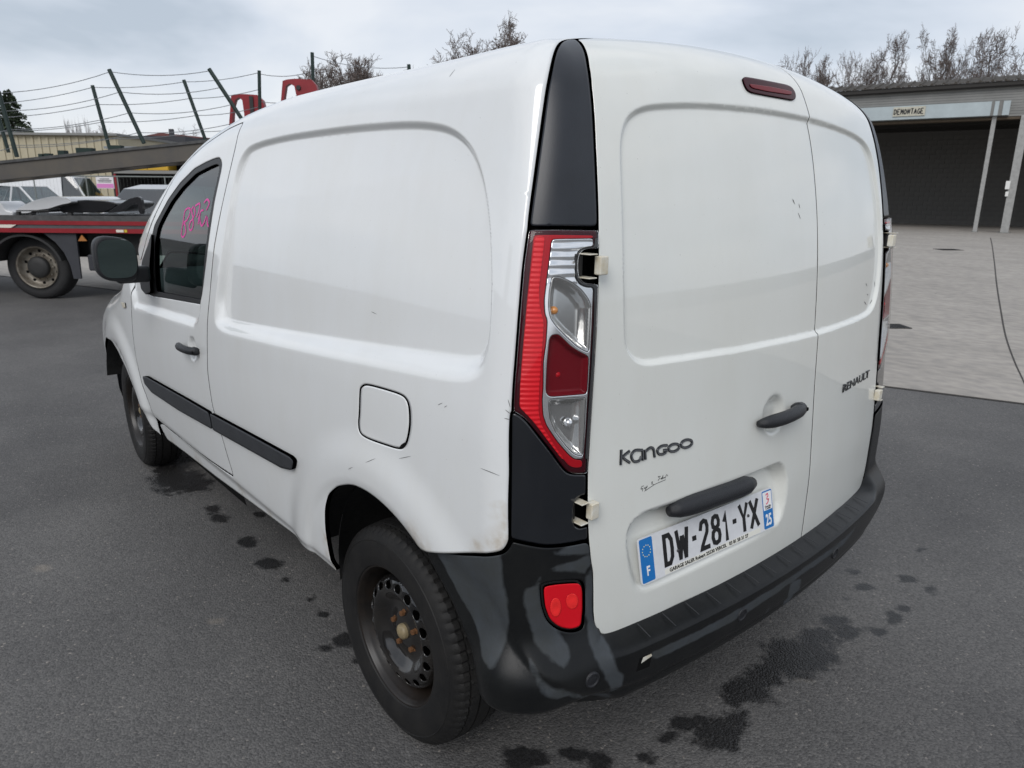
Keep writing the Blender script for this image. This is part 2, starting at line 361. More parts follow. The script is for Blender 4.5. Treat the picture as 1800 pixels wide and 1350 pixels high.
# ================================================================== THE VAN
# ---- paints and plastics
def paint(name, col, dirt=(.50, .45, .33)):
    m = mat(name, col, rough=.32, coat=1., coat_r=.02, spec=.5); t = m.node_tree; b = t.nodes['Principled BSDF']; N = t.nodes.new; L = t.links.new
    tc = N('ShaderNodeTexCoord'); n = N('ShaderNodeTexNoise'); n.inputs['Scale'].default_value = 3.; n.inputs['Detail'].default_value = 8; n.inputs['Roughness'].default_value = .7
    mp = N('ShaderNodeMapping'); mp.inputs['Scale'].default_value = (1.3, 1.3, .45)
    r = N('ShaderNodeValToRGB'); r.color_ramp.elements[0].position = .42; r.color_ramp.elements[1].position = .85; r.color_ramp.elements[0].color = (0, 0, 0, 1); r.color_ramp.elements[1].color = (.16, .16, .16, 1)
    n2 = N('ShaderNodeTexNoise'); n2.inputs['Scale'].default_value = 190.; n2.inputs['Detail'].default_value = 2
    r2 = N('ShaderNodeValToRGB'); r2.color_ramp.elements[0].position = .745; r2.color_ramp.elements[1].position = .80; r2.color_ramp.elements[1].color = (.45, .45, .45, 1)
    at = N('ShaderNodeAttribute'); at.attribute_name = 'rust'; n3 = N('ShaderNodeTexNoise'); n3.inputs['Scale'].default_value = 45; n3.inputs['Detail'].default_value = 6
    mu = N('ShaderNodeMath'); mu.operation = 'MULTIPLY'; mu2 = N('ShaderNodeMath'); mu2.operation = 'MULTIPLY_ADD'; mu2.inputs[1].default_value = 1.3; mu2.inputs[2].default_value = -.38; mu2.use_clamp = True
    x1 = N('ShaderNodeMix'); x1.data_type = 'RGBA'; x1.inputs[6].default_value = (*col, 1); x1.inputs[7].default_value = (*dirt, 1)
    x2 = N('ShaderNodeMix'); x2.data_type = 'RGBA'; x2.inputs[7].default_value = (.16, .14, .11, 1)
    x3 = N('ShaderNodeMix'); x3.data_type = 'RGBA'; x3.inputs[7].default_value = (.36, .25, .11, 1)
    L(tc.outputs['Object'], mp.inputs[0]); L(mp.outputs[0], n.inputs['Vector']); L(n.outputs['Fac'], r.inputs[0]); L(r.outputs[0], x1.inputs[0])
    L(tc.outputs['Object'], n2.inputs['Vector']); L(n2.outputs['Fac'], r2.inputs[0]); L(r2.outputs[0], x2.inputs[0]); L(x1.outputs[2], x2.inputs[6])
    L(tc.outputs['Object'], n3.inputs['Vector']); L(at.outputs['Fac'], mu.inputs[0]); L(n3.outputs['Fac'], mu2.inputs[0]); L(mu2.outputs[0], mu.inputs[1]); L(mu.outputs[0], x3.inputs[0]); L(x2.outputs[2], x3.inputs[6])
    L(x3.outputs[2], b.inputs['Base Color'])
    rr = N('ShaderNodeMapRange'); rr.inputs[3].default_value = .0; rr.inputs[4].default_value = .07; b.inputs['Coat IOR'].default_value = 1.65; L(n.outputs['Fac'], rr.inputs[0]); L(rr.outputs[0], b.inputs['Coat Roughness'])
    bp = N('ShaderNodeBump'); bp.inputs['Strength'].default_value = .045; bp.inputs['Distance'].default_value = .004
    n4 = N('ShaderNodeTexNoise'); n4.inputs['Scale'].default_value = 9.; n4.inputs['Detail'].default_value = 2; L(tc.outputs['Object'], n4.inputs['Vector']); L(n4.outputs['Fac'], bp.inputs['Height']); L(bp.outputs[0], b.inputs['Normal']); L(bp.outputs[0], b.inputs['Coat Normal'])
    return m
paint('white_paint', (.77, .785, .785)); paint('aged_white_paint', (.745, .755, .715), (.48, .44, .32))
mat('hinge_paint', (.74, .73, .67), .35, coat=.5, var=.5, vscale=45, col2=(.58, .50, .34)); mat('rust', (.16, .07, .025), .85, var=.5, vscale=90, bump=.4, bscale=200)
mat('cavity', (.006, .006, .006), .8, spec=.1); mat('underbody', (.02, .02, .02), .8, var=.4, bump=.5, bscale=30)
mat('seal_rubber', (.012, .012, .012), .55); mat('handle_plastic', (.016, .017, .02), .42, bump=.25, bscale=900)
mat('trim_gloss', (.011, .013, .017), .12, coat=.6, var=.3, vscale=5); mat('trim_satin', (.018, .021, .028), .34, coat=.15, coat_r=.25, var=.35, vscale=7, bump=.08, bscale=500)
mat('strip_plastic', (.035, .038, .043), .5, var=.25, vscale=12, bump=.15, bscale=700)
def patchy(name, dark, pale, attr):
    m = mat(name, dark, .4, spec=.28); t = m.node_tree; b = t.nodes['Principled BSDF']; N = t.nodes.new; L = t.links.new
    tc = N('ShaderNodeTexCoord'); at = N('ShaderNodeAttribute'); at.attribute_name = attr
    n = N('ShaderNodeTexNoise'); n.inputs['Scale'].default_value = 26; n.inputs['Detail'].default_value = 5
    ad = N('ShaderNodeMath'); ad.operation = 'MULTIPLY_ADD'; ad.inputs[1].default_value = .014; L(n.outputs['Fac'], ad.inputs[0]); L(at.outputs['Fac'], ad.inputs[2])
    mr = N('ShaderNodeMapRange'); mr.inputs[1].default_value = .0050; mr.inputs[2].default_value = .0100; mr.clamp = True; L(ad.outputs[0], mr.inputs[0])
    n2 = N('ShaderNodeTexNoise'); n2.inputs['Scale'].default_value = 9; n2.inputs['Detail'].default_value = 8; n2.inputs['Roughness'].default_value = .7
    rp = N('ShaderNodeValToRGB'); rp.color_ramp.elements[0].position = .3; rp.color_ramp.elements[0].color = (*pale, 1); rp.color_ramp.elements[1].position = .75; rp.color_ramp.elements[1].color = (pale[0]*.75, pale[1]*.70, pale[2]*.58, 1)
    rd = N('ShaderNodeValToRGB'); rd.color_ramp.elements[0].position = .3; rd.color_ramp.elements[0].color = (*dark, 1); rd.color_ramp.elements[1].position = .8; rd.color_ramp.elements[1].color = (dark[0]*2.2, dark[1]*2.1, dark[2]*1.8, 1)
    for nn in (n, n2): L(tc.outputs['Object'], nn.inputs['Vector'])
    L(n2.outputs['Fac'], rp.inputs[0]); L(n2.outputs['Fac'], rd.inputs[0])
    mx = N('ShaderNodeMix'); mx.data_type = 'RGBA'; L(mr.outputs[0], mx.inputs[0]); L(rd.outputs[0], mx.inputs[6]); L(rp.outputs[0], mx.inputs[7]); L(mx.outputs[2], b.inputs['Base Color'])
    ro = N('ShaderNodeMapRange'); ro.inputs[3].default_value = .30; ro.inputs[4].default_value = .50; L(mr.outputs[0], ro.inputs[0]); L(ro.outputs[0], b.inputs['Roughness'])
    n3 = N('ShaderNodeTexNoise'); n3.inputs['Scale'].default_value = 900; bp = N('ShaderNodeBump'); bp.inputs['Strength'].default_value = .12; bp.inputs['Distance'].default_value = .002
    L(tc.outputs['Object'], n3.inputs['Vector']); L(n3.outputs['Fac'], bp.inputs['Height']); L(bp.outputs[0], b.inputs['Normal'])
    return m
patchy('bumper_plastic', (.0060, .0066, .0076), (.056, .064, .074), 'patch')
VAN = tag(empty('delivery_van'), 'white panel van with black bumper and DW-281-YX number plate parked on wet asphalt', 'van')
# ---- measured outlines (photo pixels; each is laid onto the skin where its ray meets it)
PIL_L = [(1001.7, 69.4), (992, 72), (984.4, 77.8), (977.8, 90), (973.3, 106.7), (967.8, 134.4), (962.2, 162.2), (958.3, 190), (950, 250), (941, 316), (932.2, 380), (930.6, 400)]
PIL_R = [(1048.9, 400), (1049.4, 380), (1047, 320), (1044, 255), (1040.6, 190), (1036.7, 151), (1032.2, 117.8), (1027.8, 93.3), (1022.2, 81.1), (1015.6, 73.3), (1010, 70)]
LAMP_L = [(930, 404.4), (921.1, 468.9), (916.5, 525), (911.7, 585.6), (908.3, 630), (905, 668.9), (903.7, 690), (902.2, 722.8)]
LAMP_B = [(912.2, 727.8), (924.4, 737.8), (933.3, 748.9), (948.9, 768.9), (968.9, 794.4), (985.6, 817.8), (993.3, 826.7), (1000, 831.1), (1010, 833), (1030, 831.7)]
LAMP_R = [(1030.6, 807.8), (1033.9, 763.3), (1037.2, 713.3), (1039.4, 674.4), (1043.9, 607.8), (1047.8, 530), (1048.5, 498)]
NOTCH_U = [(1026, 496.5), (1018, 491), (1013.5, 482), (1013, 466), (1014, 452), (1019, 443), (1028, 439.5), (1049.3, 439)]
TRIM_L = [(902, 724.4), (899, 730), (898.3, 829), (897.2, 942)]
TRIM_B = [(901, 947.8), (917.8, 952), (937.8, 956), (960, 959), (982, 958), (1010, 953.9), (1033, 948.3)]
NOTCH_L = [(1033.3, 924), (1018, 928), (1009.5, 923), (1008.3, 909), (1011, 884), (1016, 874.5), (1030, 870)]
DOOR_L = [(1013, 69), (1019, 72.5), (1025, 80), (1030.5, 93), (1034.8, 117.5), (1039.3, 151), (1043.2, 190), (1046.5, 255), (1049.5, 320), (1051.5, 400), (1051, 498), (1047.5, 590), (1043, 660), (1038.5, 730), (1035, 790), (1032.5, 831), (1032, 900), (1034.5, 950), (1037.9, 987), (1041.5, 1005), (1042.2, 1040), (1042.3, 1076), (1044.5, 1098), (1050, 1113), (1062.4, 1117.4), (1078, 1115.5)]
DOOR_B = [(1111, 1104), (1145, 1086), (1192, 1063), (1249, 1037), (1305, 1011.5), (1345, 988)]
DOOR_T = [(1044, 67), (1100, 68.5), (1150, 71.5), (1200, 76.5), (1250, 84), (1300, 93.5), (1330, 101)]
def mir(P): return np.array(P)*[1, -1, 1]
hDL, hDB, hDT = hit(DOOR_L), hit(DOOR_B), hit(DOOR_T)
hDT = np.array([p for p in hDT if p[1] > .02]); hDB = np.array([p for p in hDB if p[1] > .02])
SEAM_Y = -.155
# whole rear aperture, walked from the left top round the bottom to the right top
left_chain = np.concatenate([hDL, hDB]); zt0 = hDT[-1]; zb0 = hDB[-1]
topc = np.array([[zt0[0]-.002, 0., zt0[2]+.002]]); botc = np.array([[zb0[0]-.002, 0., zb0[2]]])
def at_y(A, y):
    A = np.array(sorted(A.tolist(), key=lambda p: p[1])); return np.array([[np.interp(y, A[:, 1], A[:, 0]), y, np.interp(y, A[:, 1], A[:, 2])]])
top_all = np.concatenate([hDT[::-1], topc, mir(hDT)]); bot_all = np.concatenate([hDB, botc, mir(hDB[::-1])])
st, sb = at_y(np.concatenate([mir(hDT), topc]), SEAM_Y), at_y(np.concatenate([mir(hDB), botc]), SEAM_Y)
left_door = np.concatenate([left_chain, botc, [p for p in mir(hDB[::-1]) if p[1] > SEAM_Y+.02], sb, st, [p for p in mir(hDT)[::-1] if p[1] > SEAM_Y+.02][::1], topc, hDT[::-1]]) if False else None
def order_lr(A): return np.array(sorted(A.tolist(), key=lambda p: -p[1]))
bl = order_lr(np.concatenate([hDB, botc, mir(hDB)])); tl = order_lr(np.concatenate([hDT, topc, mir(hDT)]))
left_door = np.concatenate([hDL, bl[bl[:, 1] > SEAM_Y+.02], sb, st, tl[tl[:, 1] > SEAM_Y+.02][::-1]])
right_door = np.concatenate([mir(hDL)[::-1], tl[tl[:, 1] < SEAM_Y-.02][::-1], st, sb, bl[bl[:, 1] < SEAM_Y-.02]])
# ---- pressed relief of the rear doors
REC_PX = [(1091, 323), (1089.3, 257), (1092, 230), (1100, 206), (1116, 191), (1140, 182), (1193, 179), (1247, 180), (1300, 184.7), (1347, 190), (1427, 205.8), (1480, 223), (1510, 238), (1525, 253), (1535, 277), (1544, 330), (1550, 393), (1550.5, 450), (1546.5, 500), (1542, 524), (1535.6, 544), (1524, 556.7), (1439, 589), (1380, 602), (1300, 618.7), (1200, 634), (1140, 643.5), (1122, 640), (1108, 629), (1099, 610), (1096, 580), (1094, 450)]
REC_R = hit(REC_PX)[:, 1:]; REC_R = chaikin(REC_R, 2, .05)
PLT_PX = [(1100, 975), (1098.5, 953), (1103, 927), (1115.6, 909), (1138.7, 895), (1169, 886), (1245, 858), (1320, 830), (1363, 811.7), (1375, 811), (1382, 820), (1386, 836), (1386, 855), (1382, 889), (1374, 916), (1362, 931), (1340, 944), (1240, 995), (1140, 1043), (1121, 1043), (1108, 1031)]
REC_P = chaikin(hit(PLT_PX)[:, 1:], 2, .05); PZ0 = REC_P[:, 1].min()
HND = hit([(1361, 729)])[0]
def d_rear(P):
    q = P[:, 1:]
    d = -.011*sm(sdf(REC_R, q)/.016+.15)
    d -= (.010+.19*np.clip(q[:, 1]-PZ0-.01, 0, .2))*sm(sdf(REC_P, q)/.03)
    r = np.hypot(q[:, 0]-HND[1], q[:, 1]-HND[2]); d -= .020*sm((.060-r)/.035)
    d += .0035*sm(1-np.abs(q[:, 1]-.79)/.05)*0
    return d
def rustf(spots):
    C_ = hit([s[:2] for s in spots]); rr = [s[2] for s in spots]
    def f(P, uv):
        a = np.zeros(len(P))
        for c, r in zip(C_, rr): a = np.maximum(a, np.clip(1.25-np.linalg.norm(P-c, axis=1)/r, 0, 1))
        return {'rust': a}
    return f
def rings_extra(polys, to3d, offs):
    def f(g, proj, h):
        out = []
        for p in polys:
            p = resample(ccw(np.array(p)), .010)
            for o_ in offs: out.append(proj.uv(to3d(poffset(p, o_))))
        return np.concatenate(out)
    return f
def rear3(q): return np.stack([RZ(q[:, 1])+.122*q[:, 0]**2, q[:, 0], q[:, 1]], 1)
def side3(q): return np.stack([q[:, 0], S_(q[:, 0], q[:, 1]), q[:, 1]], 1)
EX_R = rings_extra([REC_R], rear3, (-.0075, -.005, -.0025, 0, .0025, .005, .0075, .010, .0125, .016))
RD1 = panel('rear_door', VAN, left_door, REAR, .0085, 'aged_white_paint', disp=d_rear, er=.0035, gap=.0017, cap=.006, extra=EX_R); tag(RD1, 'wide left rear door carrying the number plate')
RD2 = panel('rear_door', VAN, right_door, REAR, .0085, 'aged_white_paint', disp=d_rear, er=.0035, gap=.0017, cap=.006, extra=EX_R); tag(RD2, 'narrow right rear door')
# ---- corner trims and tail lights
pilL, pilR = hit(PIL_L), hit(PIL_R)
panel('corner_pillar_trim', VAN, np.concatenate([pilL, pilR]), CORN, .014, 'trim_satin', off=.0015, mirror=True, cap=.006)
lampO = hit(LAMP_L+LAMP_B+LAMP_R+NOTCH_U+[(1049.5, 404.2)])
trimO = hit(TRIM_L+TRIM_B+NOTCH_L+[(1030.6, 833)]+LAMP_B[-2::-1])
panel('corner_trim', VAN, trimO, CORN, .012, 'trim_gloss', off=.001, mirror=True, cap=.004)
mat('lamp_housing', (.040, .002, .006), .2, spec=.2); mat('lamp_red', (.42, .004, .012), .3, spec=.2); mat('lamp_deep_red', (.15, .003, .009), .25, spec=.25)
mat('lamp_chrome', (.86, .87, .89), .14, metal=.85); mat('lamp_bowl', (.55, .55, .54), .16, metal=.85, var=.0); mat('bulb_amber', (.62, .24, .04), .15, coat=1); mat('lamp_frame', (.04, .04, .042), .35)
mat('lamp_bright_red', (.70, .008, .018), .3, spec=.25)
glassy('lamp_cover', (.98, .98, .98), -.01, .01)
def rib(period, amp, ang=0.):
    def f(P):
        s = P[:, 2]+ang*P[:, 1]; return amp*(np.abs(((s/period) % 1.)-.5)*2-.5)
    return f
RIBS = [(940, 416), (958, 416), (953.3, 457.8), (950, 486), (947.5, 513), (949, 541), (955.5, 566), (954, 596.7), (950.5, 640), (947.5, 680), (946, 724), (950, 745), (975, 786), (990, 806), (985, 806), (960, 773), (942, 747), (926.7, 729.5), (913.5, 716), (914, 680), (917, 646.7), (921.1, 596.7), (924.4, 557.8), (927, 530), (932, 485)]
REDB = [(938, 413.5), (1041, 414), (1041, 419.5), (969, 421), (964.5, 458), (957.5, 513), (955.5, 530), (956.7, 552), (961, 563), (958.9, 602), (954, 636), (953.6, 680), (952, 702), (953.3, 730), (960, 749), (978, 776), (997, 798), (1008, 807), (1022, 808), (1022, 821), (1008, 822), (998, 818), (960, 772), (927, 728), (912.5, 716), (916, 646), (926, 530)]
CHROME = [(969.5, 421), (1041, 419.5), (1041, 433.5), (1027.8, 434.6), (1016.5, 440), (1009.5, 452), (1009, 488), (1015, 499), (1027.8, 505), (1041, 505), (1038.5, 560), (1036, 620), (1031.5, 690), (1027, 760), (1023, 806), (1007.8, 806), (996.7, 797), (977.8, 775), (960, 748.5), (953.5, 730), (952.3, 702), (954, 680), (954.3, 635.6), (959, 602), (961.3, 563), (957, 552), (956, 530), (958, 513), (965, 458)]
BOWL = [(969, 488), (977.8, 485.5), (990, 489.5), (1006, 498), (1020, 509.5), (1033, 527), (1037, 540), (1035.5, 575), (1033, 619), (1026, 617), (1013, 610), (991, 590), (974.4, 572), (965.6, 557.8), (963, 541), (964.4, 513)]
STOP = [(964.4, 596), (968.9, 588.5), (978.9, 587), (986.7, 593.5), (1000, 607), (1013.3, 616), (1033, 626), (1031, 670), (1029.5, 692), (966.7, 697), (960, 693), (958, 686), (960, 640)]
REVB = [(964.4, 701), (1028, 697.5), (1025, 760), (1022.5, 800), (1016.7, 801), (1005.6, 797), (991, 781.5), (974.4, 759.5), (965, 738), (962.5, 713)]
def lamp(mirror):
    S1 = -1 if mirror else 1
    TL = empty('tail_light', parent=VAN)
    def lp(name, px, off, m, h=.006, disp=None, rim=.006, er=.0015, par=None, gap=.0004, cap=.004, P3=None, holes=()):
        P = P3 if P3 is not None else hit(px); o = panel(name, par or TL, P, CORN, h, m, off=off, disp=disp, rim=rim, er=er, gap=gap, cap=cap, holes=[hit(q) for q in holes])
        if mirror:
            me = o.data; me.transform(Matrix.Diagonal((1, -1, 1, 1))); me.flip_normals()
        return o
    lp('lamp_housing', None, .002, 'lamp_housing', .012, rim=.02, er=.004, gap=.0015, P3=lampO, holes=[CHROME])
    lp('red_reflector_band', REDB, .0032, 'lamp_red', .006)
    lp('ribbed_reflector', RIBS, .0046, 'lamp_bright_red', .0024, disp=rib(.0095, .0022))
    lp('chrome_surround', CHROME, .0040, 'lamp_chrome', .004, disp=lambda P: np.where(P[:, 2] > 1.335, rib(.0165, .002)(P), 0.), holes=[BOWL, STOP, REVB])
    def bowl(px, dep, w):
        q = CORN.uv(hit(px)); return lambda P: -dep*sm(sdf(q, CORN.uv(P))/w+.05)
    lp('indicator_bowl', BOWL, .0040, 'lamp_bowl', .0035, disp=bowl(BOWL, .024, .022), rim=.002)
    lp('stop_lamp', STOP, .0040, 'lamp_deep_red', .0035, disp=bowl(STOP, .012, .010), rim=.002)
    lp('reversing_lamp', REVB, .0040, 'lamp_bowl', .0035, disp=bowl(REVB, .022, .020), rim=.002)
    lp('hinge_notch_frame', [(1043, 419), (1049, 419), (1049, 437.5), (1028, 438), (1017.5, 442), (1012.3, 452), (1011.3, 482), (1017, 493), (1026, 498), (1048, 499.5), (1046, 560), (1041, 650), (1036, 730), (1030.5, 806), (1026, 806), (1031, 730), (1037, 640), (1041.5, 560), (1042, 505), (1026, 503.5), (1014.5, 497), (1009.5, 485), (1010, 451), (1016, 439), (1028, 434.8), (1043, 434.5)], .0050, 'lamp_frame', .004)
    # optics: faceted rings, bulbs
    def rings(c, ax, px_list, m, w, name):
        for poly in px_list:
            mb = MB()
            q = dense(poly+poly[:1], 4); P = hit(q); Nn = grad(body, P); V, Fc = ribbon(P, w, Nn, .0012, .0056); 
            if mirror: V = V*[1, -1, 1]
            mb.add(V, Fc); mb.build(name, m, TL)
    def oval(cx, cy, pts, ks): return [[(cx+(x-cx)*k, cy+(y-cy)*k) for x, y in pts] for k in ks]
    o1 = [(996, 528), (1010, 527), (1020, 538), (1022, 560), (1018, 576), (1006, 571), (996, 556), (993, 540)]
    o2 = [(992, 732), (1012, 731), (1012, 750), (1009, 767), (998, 757), (991, 743)]
    o3 = [(990, 655), (1005, 643), (1014, 652), (1013, 672), (1000, 678), (986, 676)]
    for px, rr, m in (((978.5, 546), .0085, 'bulb_amber'), ((985, 660), .007, 'lamp_red'), ((1004, 745), .010, 'lamp_chrome')):
        P = hit([px])[0]; n_ = grad(body, P[None])[0]; c = (P-n_*.013)*[1, S1, 1]; mb = MB()
        mb.lathe([(rr*math.sin(t), rr*math.cos(t)*1.2) for t in np.linspace(math.pi/2, .02, 6)], c, n_*[1, S1, 1], 14); mb.build('bulb', m, TL, True)
    lp('clear_cover', None, .0085, 'lamp_cover', .012, rim=.004, er=.004, gap=.002, P3=lampO)
    return TL
lamp(False); lamp(True)
# ---- hinges (two leaves and a barrel), both sides
def hinge(c, nm=1, side=1):
    H = empty('door_hinge', parent=VAN)
    c = np.array(c, float)
    mb = MB(); mb.lathe([(0, .021), (.0105, .021), (.0118, .019), (.0118, -.019), (.0105, -.021), (0, -.021)], c*[1, side, 1], (0, 0, 1), 14); mb.build('barrel', 'hinge_paint', H, True)
    mb = MB(); mb.lathe([(0, .0265), (.007, .0265), (.0085, .025), (.0085, .0215), (0, .0215)], c*[1, side, 1], (0, 0, 1), 12); mb.build('pin', 'rust', H, True); mb = MB(); mb.lathe([(0, -.0215), (.0085, -.0215), (.0085, -.025), (.006, -.028), (0, -.028)], c*[1, side, 1], (0, 0, 1), 12); mb.build('pin', 'rust', H, True)
    mb = MB(); A = [(0, -side, 0), (1, 0, 0), (0, 0, 1)]
    mb.box((c+[-.001, -.016, 0])*[1, side, 1], (.018, .024, .037)); mb.build('door_leaf', 'hinge_paint', H, bevel=.003)
    mb = MB(); mb.box((c+[.018, .010, .0225])*[1, side, 1], (.045, .022, .0025)); mb.build('body_leaf', 'hinge_paint', H, bevel=.001); mb = MB(); mb.box((c+[.018, .010, -.0235])*[1, side, 1], (.045, .022, .0025)); mb.build('body_leaf', 'hinge_paint', H, bevel=.001)
    mb = MB(); mb.box((c+[.035, .02, 0])*[1, side, 1], (.02, .024, .046)); mb.build('hinge_block', 'seal_rubber', H, bevel=.004)
for s_ in (1, -1):
    hinge((-.5656, .7010, 1.3678), side=s_); hinge((-.5869, .7204, .8569), side=s_)
# ---- body shell: left flank, roof, right flank in one pressing

DOOR_REAR = [(429.5, 214), (417, 245.5), (404, 301), (391.7, 356), (376.8, 432), (369, 517), (364.3, 575), (365, 654), (374, 716.5), (389.7, 766), (411, 838)]
DOOR_TOP = [(271, 381.5), (291, 341), (311, 306), (336, 277), (364, 252), (402, 226.5)]
SILL = [(592, 1007), (585, 1001), (560, 980), (520, 948), (455, 899), (377, 841), (320, 796), (300, 781)]
ARCH_R = [(896, 953), (887, 968), (868.5, 972.6), (809, 973), (757, 968.5), (741, 963), (727.8, 942), (705.6, 912.6), (676, 881), (646, 859), (618.5, 850.7), (598, 854), (581.5, 868), (575, 894), (576, 931), (584, 979)]
ARCH_F = [(192, 592.5), (199.6, 598.5), (210.7, 617), (225.6, 648.5), (244, 694.8), (259, 732), (270, 754), (281, 769), (290, 776)]
DOOR_BOT = [(405, 834), (372, 812), (325, 779), (296, 757), (283, 746)]
hDR, hDTp, hSI, hAR, hAF, hDBt = hit(DOOR_REAR), hit(DOOR_TOP), hit(SILL), hit(ARCH_R), hit(ARCH_F), hit(DOOR_BOT)
rear_edge = np.concatenate([hit([(897.2, 942), (898.3, 829), (899, 730), (902, 723)]), hit(LAMP_L)[::-1], pilL[::-1]])
roof_rear = tl.copy()                       # same line as the top of the doors
apb = hit([(250, 430), (240, 460)])         # foot of the A-pillar
def screen_edge(P):                          # windscreen edge: a pillar's width towards the middle
    q = SIDE.uv(P); q[:, 1] += .075; q[:, 0] += .05; return surf(q, SIDE)[0]
pill_in = screen_edge(np.concatenate([apb[::-1], hDTp]))
header = pill_in[-1]; hc = surf(np.array([[header[0]+.09, math.pi/2*.9]]), SIDE)[0]
left_loop = np.concatenate([hSI[::-1], hAR[::-1], rear_edge])      # bottom front -> rear corner top
lower_front = hDBt                          # under the door
half = np.concatenate([pill_in[::-1], apb[::-1][0:1], hDTp[0:1]*0+hit([(262, 402)]), hDTp, hDR, lower_front, hit([(277, 747)]), hSI[::-1][0:1]*0+hit([(291, 775)]), hSI[::-1], hAR[::-1], rear_edge[0:]])
shell = np.concatenate([[hc[0]], half, roof_rear[(roof_rear[:, 1] < .62) & (roof_rear[:, 1] > -.62)], mir(half)[::-1]])
RECS = chaikin([(1.05, 1.02), (.97, 1.01), (.48, 1.043), (.13, 1.07), (-.14, 1.093), (-.35, 1.109), (-.425, 1.13), (-.45, 1.18), (-.437, 1.27), (-.42, 1.36), (-.39, 1.45), (-.345, 1.54), (-.285, 1.605), (-.205, 1.645), (-.11, 1.662), (.02, 1.671), (.3, 1.676), (.665, 1.672), (.88, 1.66), (.97, 1.64), (1.02, 1.58), (1.03, 1.45), (1.04, 1.28), (1.075, 1.12), (1.085, 1.05)], 2, .06)
RECD = fillet([(2.18, .945), (1.235, .985), (1.17, 1.6), (1.5, 2.4), (2.6, 1.9)], [.05, .10, .1, .1, .1], 6)
FHD = hit([(338, 613)])[0]
def d_side(P):
    x, z = P[:, 0], P[:, 2]; q = np.stack([x, z], 1)
    zb = 1.0+(1.06-x)/1.525*.125
    t = np.clip((z-zb)/.16, 0, 1); w = .085+(.022-.085)*sm(t); dep = .034+(.014-.034)*np.clip((z-zb)/.45, 0, 1)
    s = sdf(RECS, q); dd = -dep*sm(s/w)
    t2 = np.clip((z-1.0)/.1, 0, 1); s2 = sdf(RECD, q); dd -= .016*sm(s2/(.06-.035*sm(t2)))*(1-sm((z-1.12)/.30))*sm((x-1.12)/.06)
    r = np.hypot(x+.02, z-.34); dd += .014*sm((.60-r)/.14)-.007*sm((.455-r)/.05)
    r = np.hypot(x-2.68, z-.32); dd += .016*sm((.58-r)/.14)-.007*sm((.43-r)/.05)
    dd -= .010*sm((.46-z)/.05)
    r = np.hypot(x-FHD[0], z-FHD[2]); dd -= .016*sm((.055-r)/.03)
    return np.where(z > 1.72, 0, dd)
FLAP = hit([(633, 686), (634.7, 681), (640, 676.4), (649, 676.4), (675.6, 683.6), (704, 692.4), (714.7, 700.4), (720, 716.4), (721, 737.8), (720, 755.6), (715.6, 777), (709, 786.7), (700.4, 789), (675.6, 781), (645, 769.8), (633, 761), (630, 746.7), (632, 725)])
RUST1 = rustf([(738, 945, .045), (725, 930, .03), (755, 960, .03), (576, 945, .03), (583, 975, .035), (588, 995, .03), (880, 890, .014), (880, 905, .016), (882, 925, .018), (888, 950, .03), (870, 960, .03), (840, 965, .025), (700, 905, .02), (300, 778, .04), (345, 812, .05), (420, 862, .04), (470, 905, .03)])
EX_S = rings_extra([RECS], side3, (-.003, 0, .003, .006, .009, .012, .015, .018, .021, .025, .030, .036, .042, .049, .056, .064, .072, .081, .09))
SHELL = panel('body_shell', VAN, shell, SIDE, .0125, 'white_paint', disp=d_side, holes=[FLAP], attr=RUST1, extra=EX_S, cap=.012, er=.004)
tag(SHELL, 'white flank with recessed blind side panel and roof')
fl = panel('fuel_flap', VAN, FLAP, SIDE, .008, 'white_paint', disp=d_side, gap=.0022, er=.004, cap=.01)
panel('flap_finger_notch', VAN, hit([(701, 788.5), (706, 781), (713, 777), (716.2, 777.5), (709.5, 787.5)]), SIDE, .004, 'cavity', disp=d_side, off=.0008, gap=0, rim=.004, er=0, cap=.002)
# ---- left and right front doors
WIN = [(385.5, 278), (391, 289), (377.6, 351), (362.5, 457), (355, 518), (351, 534.6), (303, 526), (258, 518.5), (249, 508), (246.5, 491), (251, 459), (261, 432), (271, 397), (281, 379), (296, 351), (316, 323), (341, 298), (361, 287), (375, 281)]
WIN_IN = [(383, 287), (386.5, 294), (373.5, 352), (359, 456), (351.5, 516), (348, 528), (303, 519), (268, 513), (265, 470), (268, 430), (276, 400), (286, 380), (300, 354.5), (319, 329), (343, 305), (362, 295), (375, 289)]
SAIL = [(266, 513.5), (258, 518), (249.5, 508), (247, 491), (251, 459), (261, 432), (268, 410), (267, 432), (264, 470)]
DOORO = np.concatenate([hDTp, hDR, hDBt, hit([(271, 733.7), (262.6, 709.6), (249.6, 673), (238.5, 627), (233, 582), (230.5, 530), (231.5, 492.5), (240, 462), (250, 432), (262, 402)])])
hW = hit(WIN)
panel('front_door', VAN, DOORO, SIDE, .012, 'white_paint', disp=d_side, holes=[hW], mirror=True, gap=.003, cap=.01)
mat('seal_black', (.010, .010, .011), .45)
panel('window_seal', VAN, hit(WIN), SIDE, .012, 'seal_black', holes=[hit(WIN_IN)], off=-.001, gap=-.002, rim=.02, er=.003, disp=d_side, mirror=True, cap=.01)
glassy('side_glass', (.52, .70, .66), .05)
panel('side_window', VAN, hit(WIN_IN), SIDE, .02, 'side_glass', off=-.009, gap=-.008, rim=0, er=0, disp=d_side, mirror=True, cap=.01)
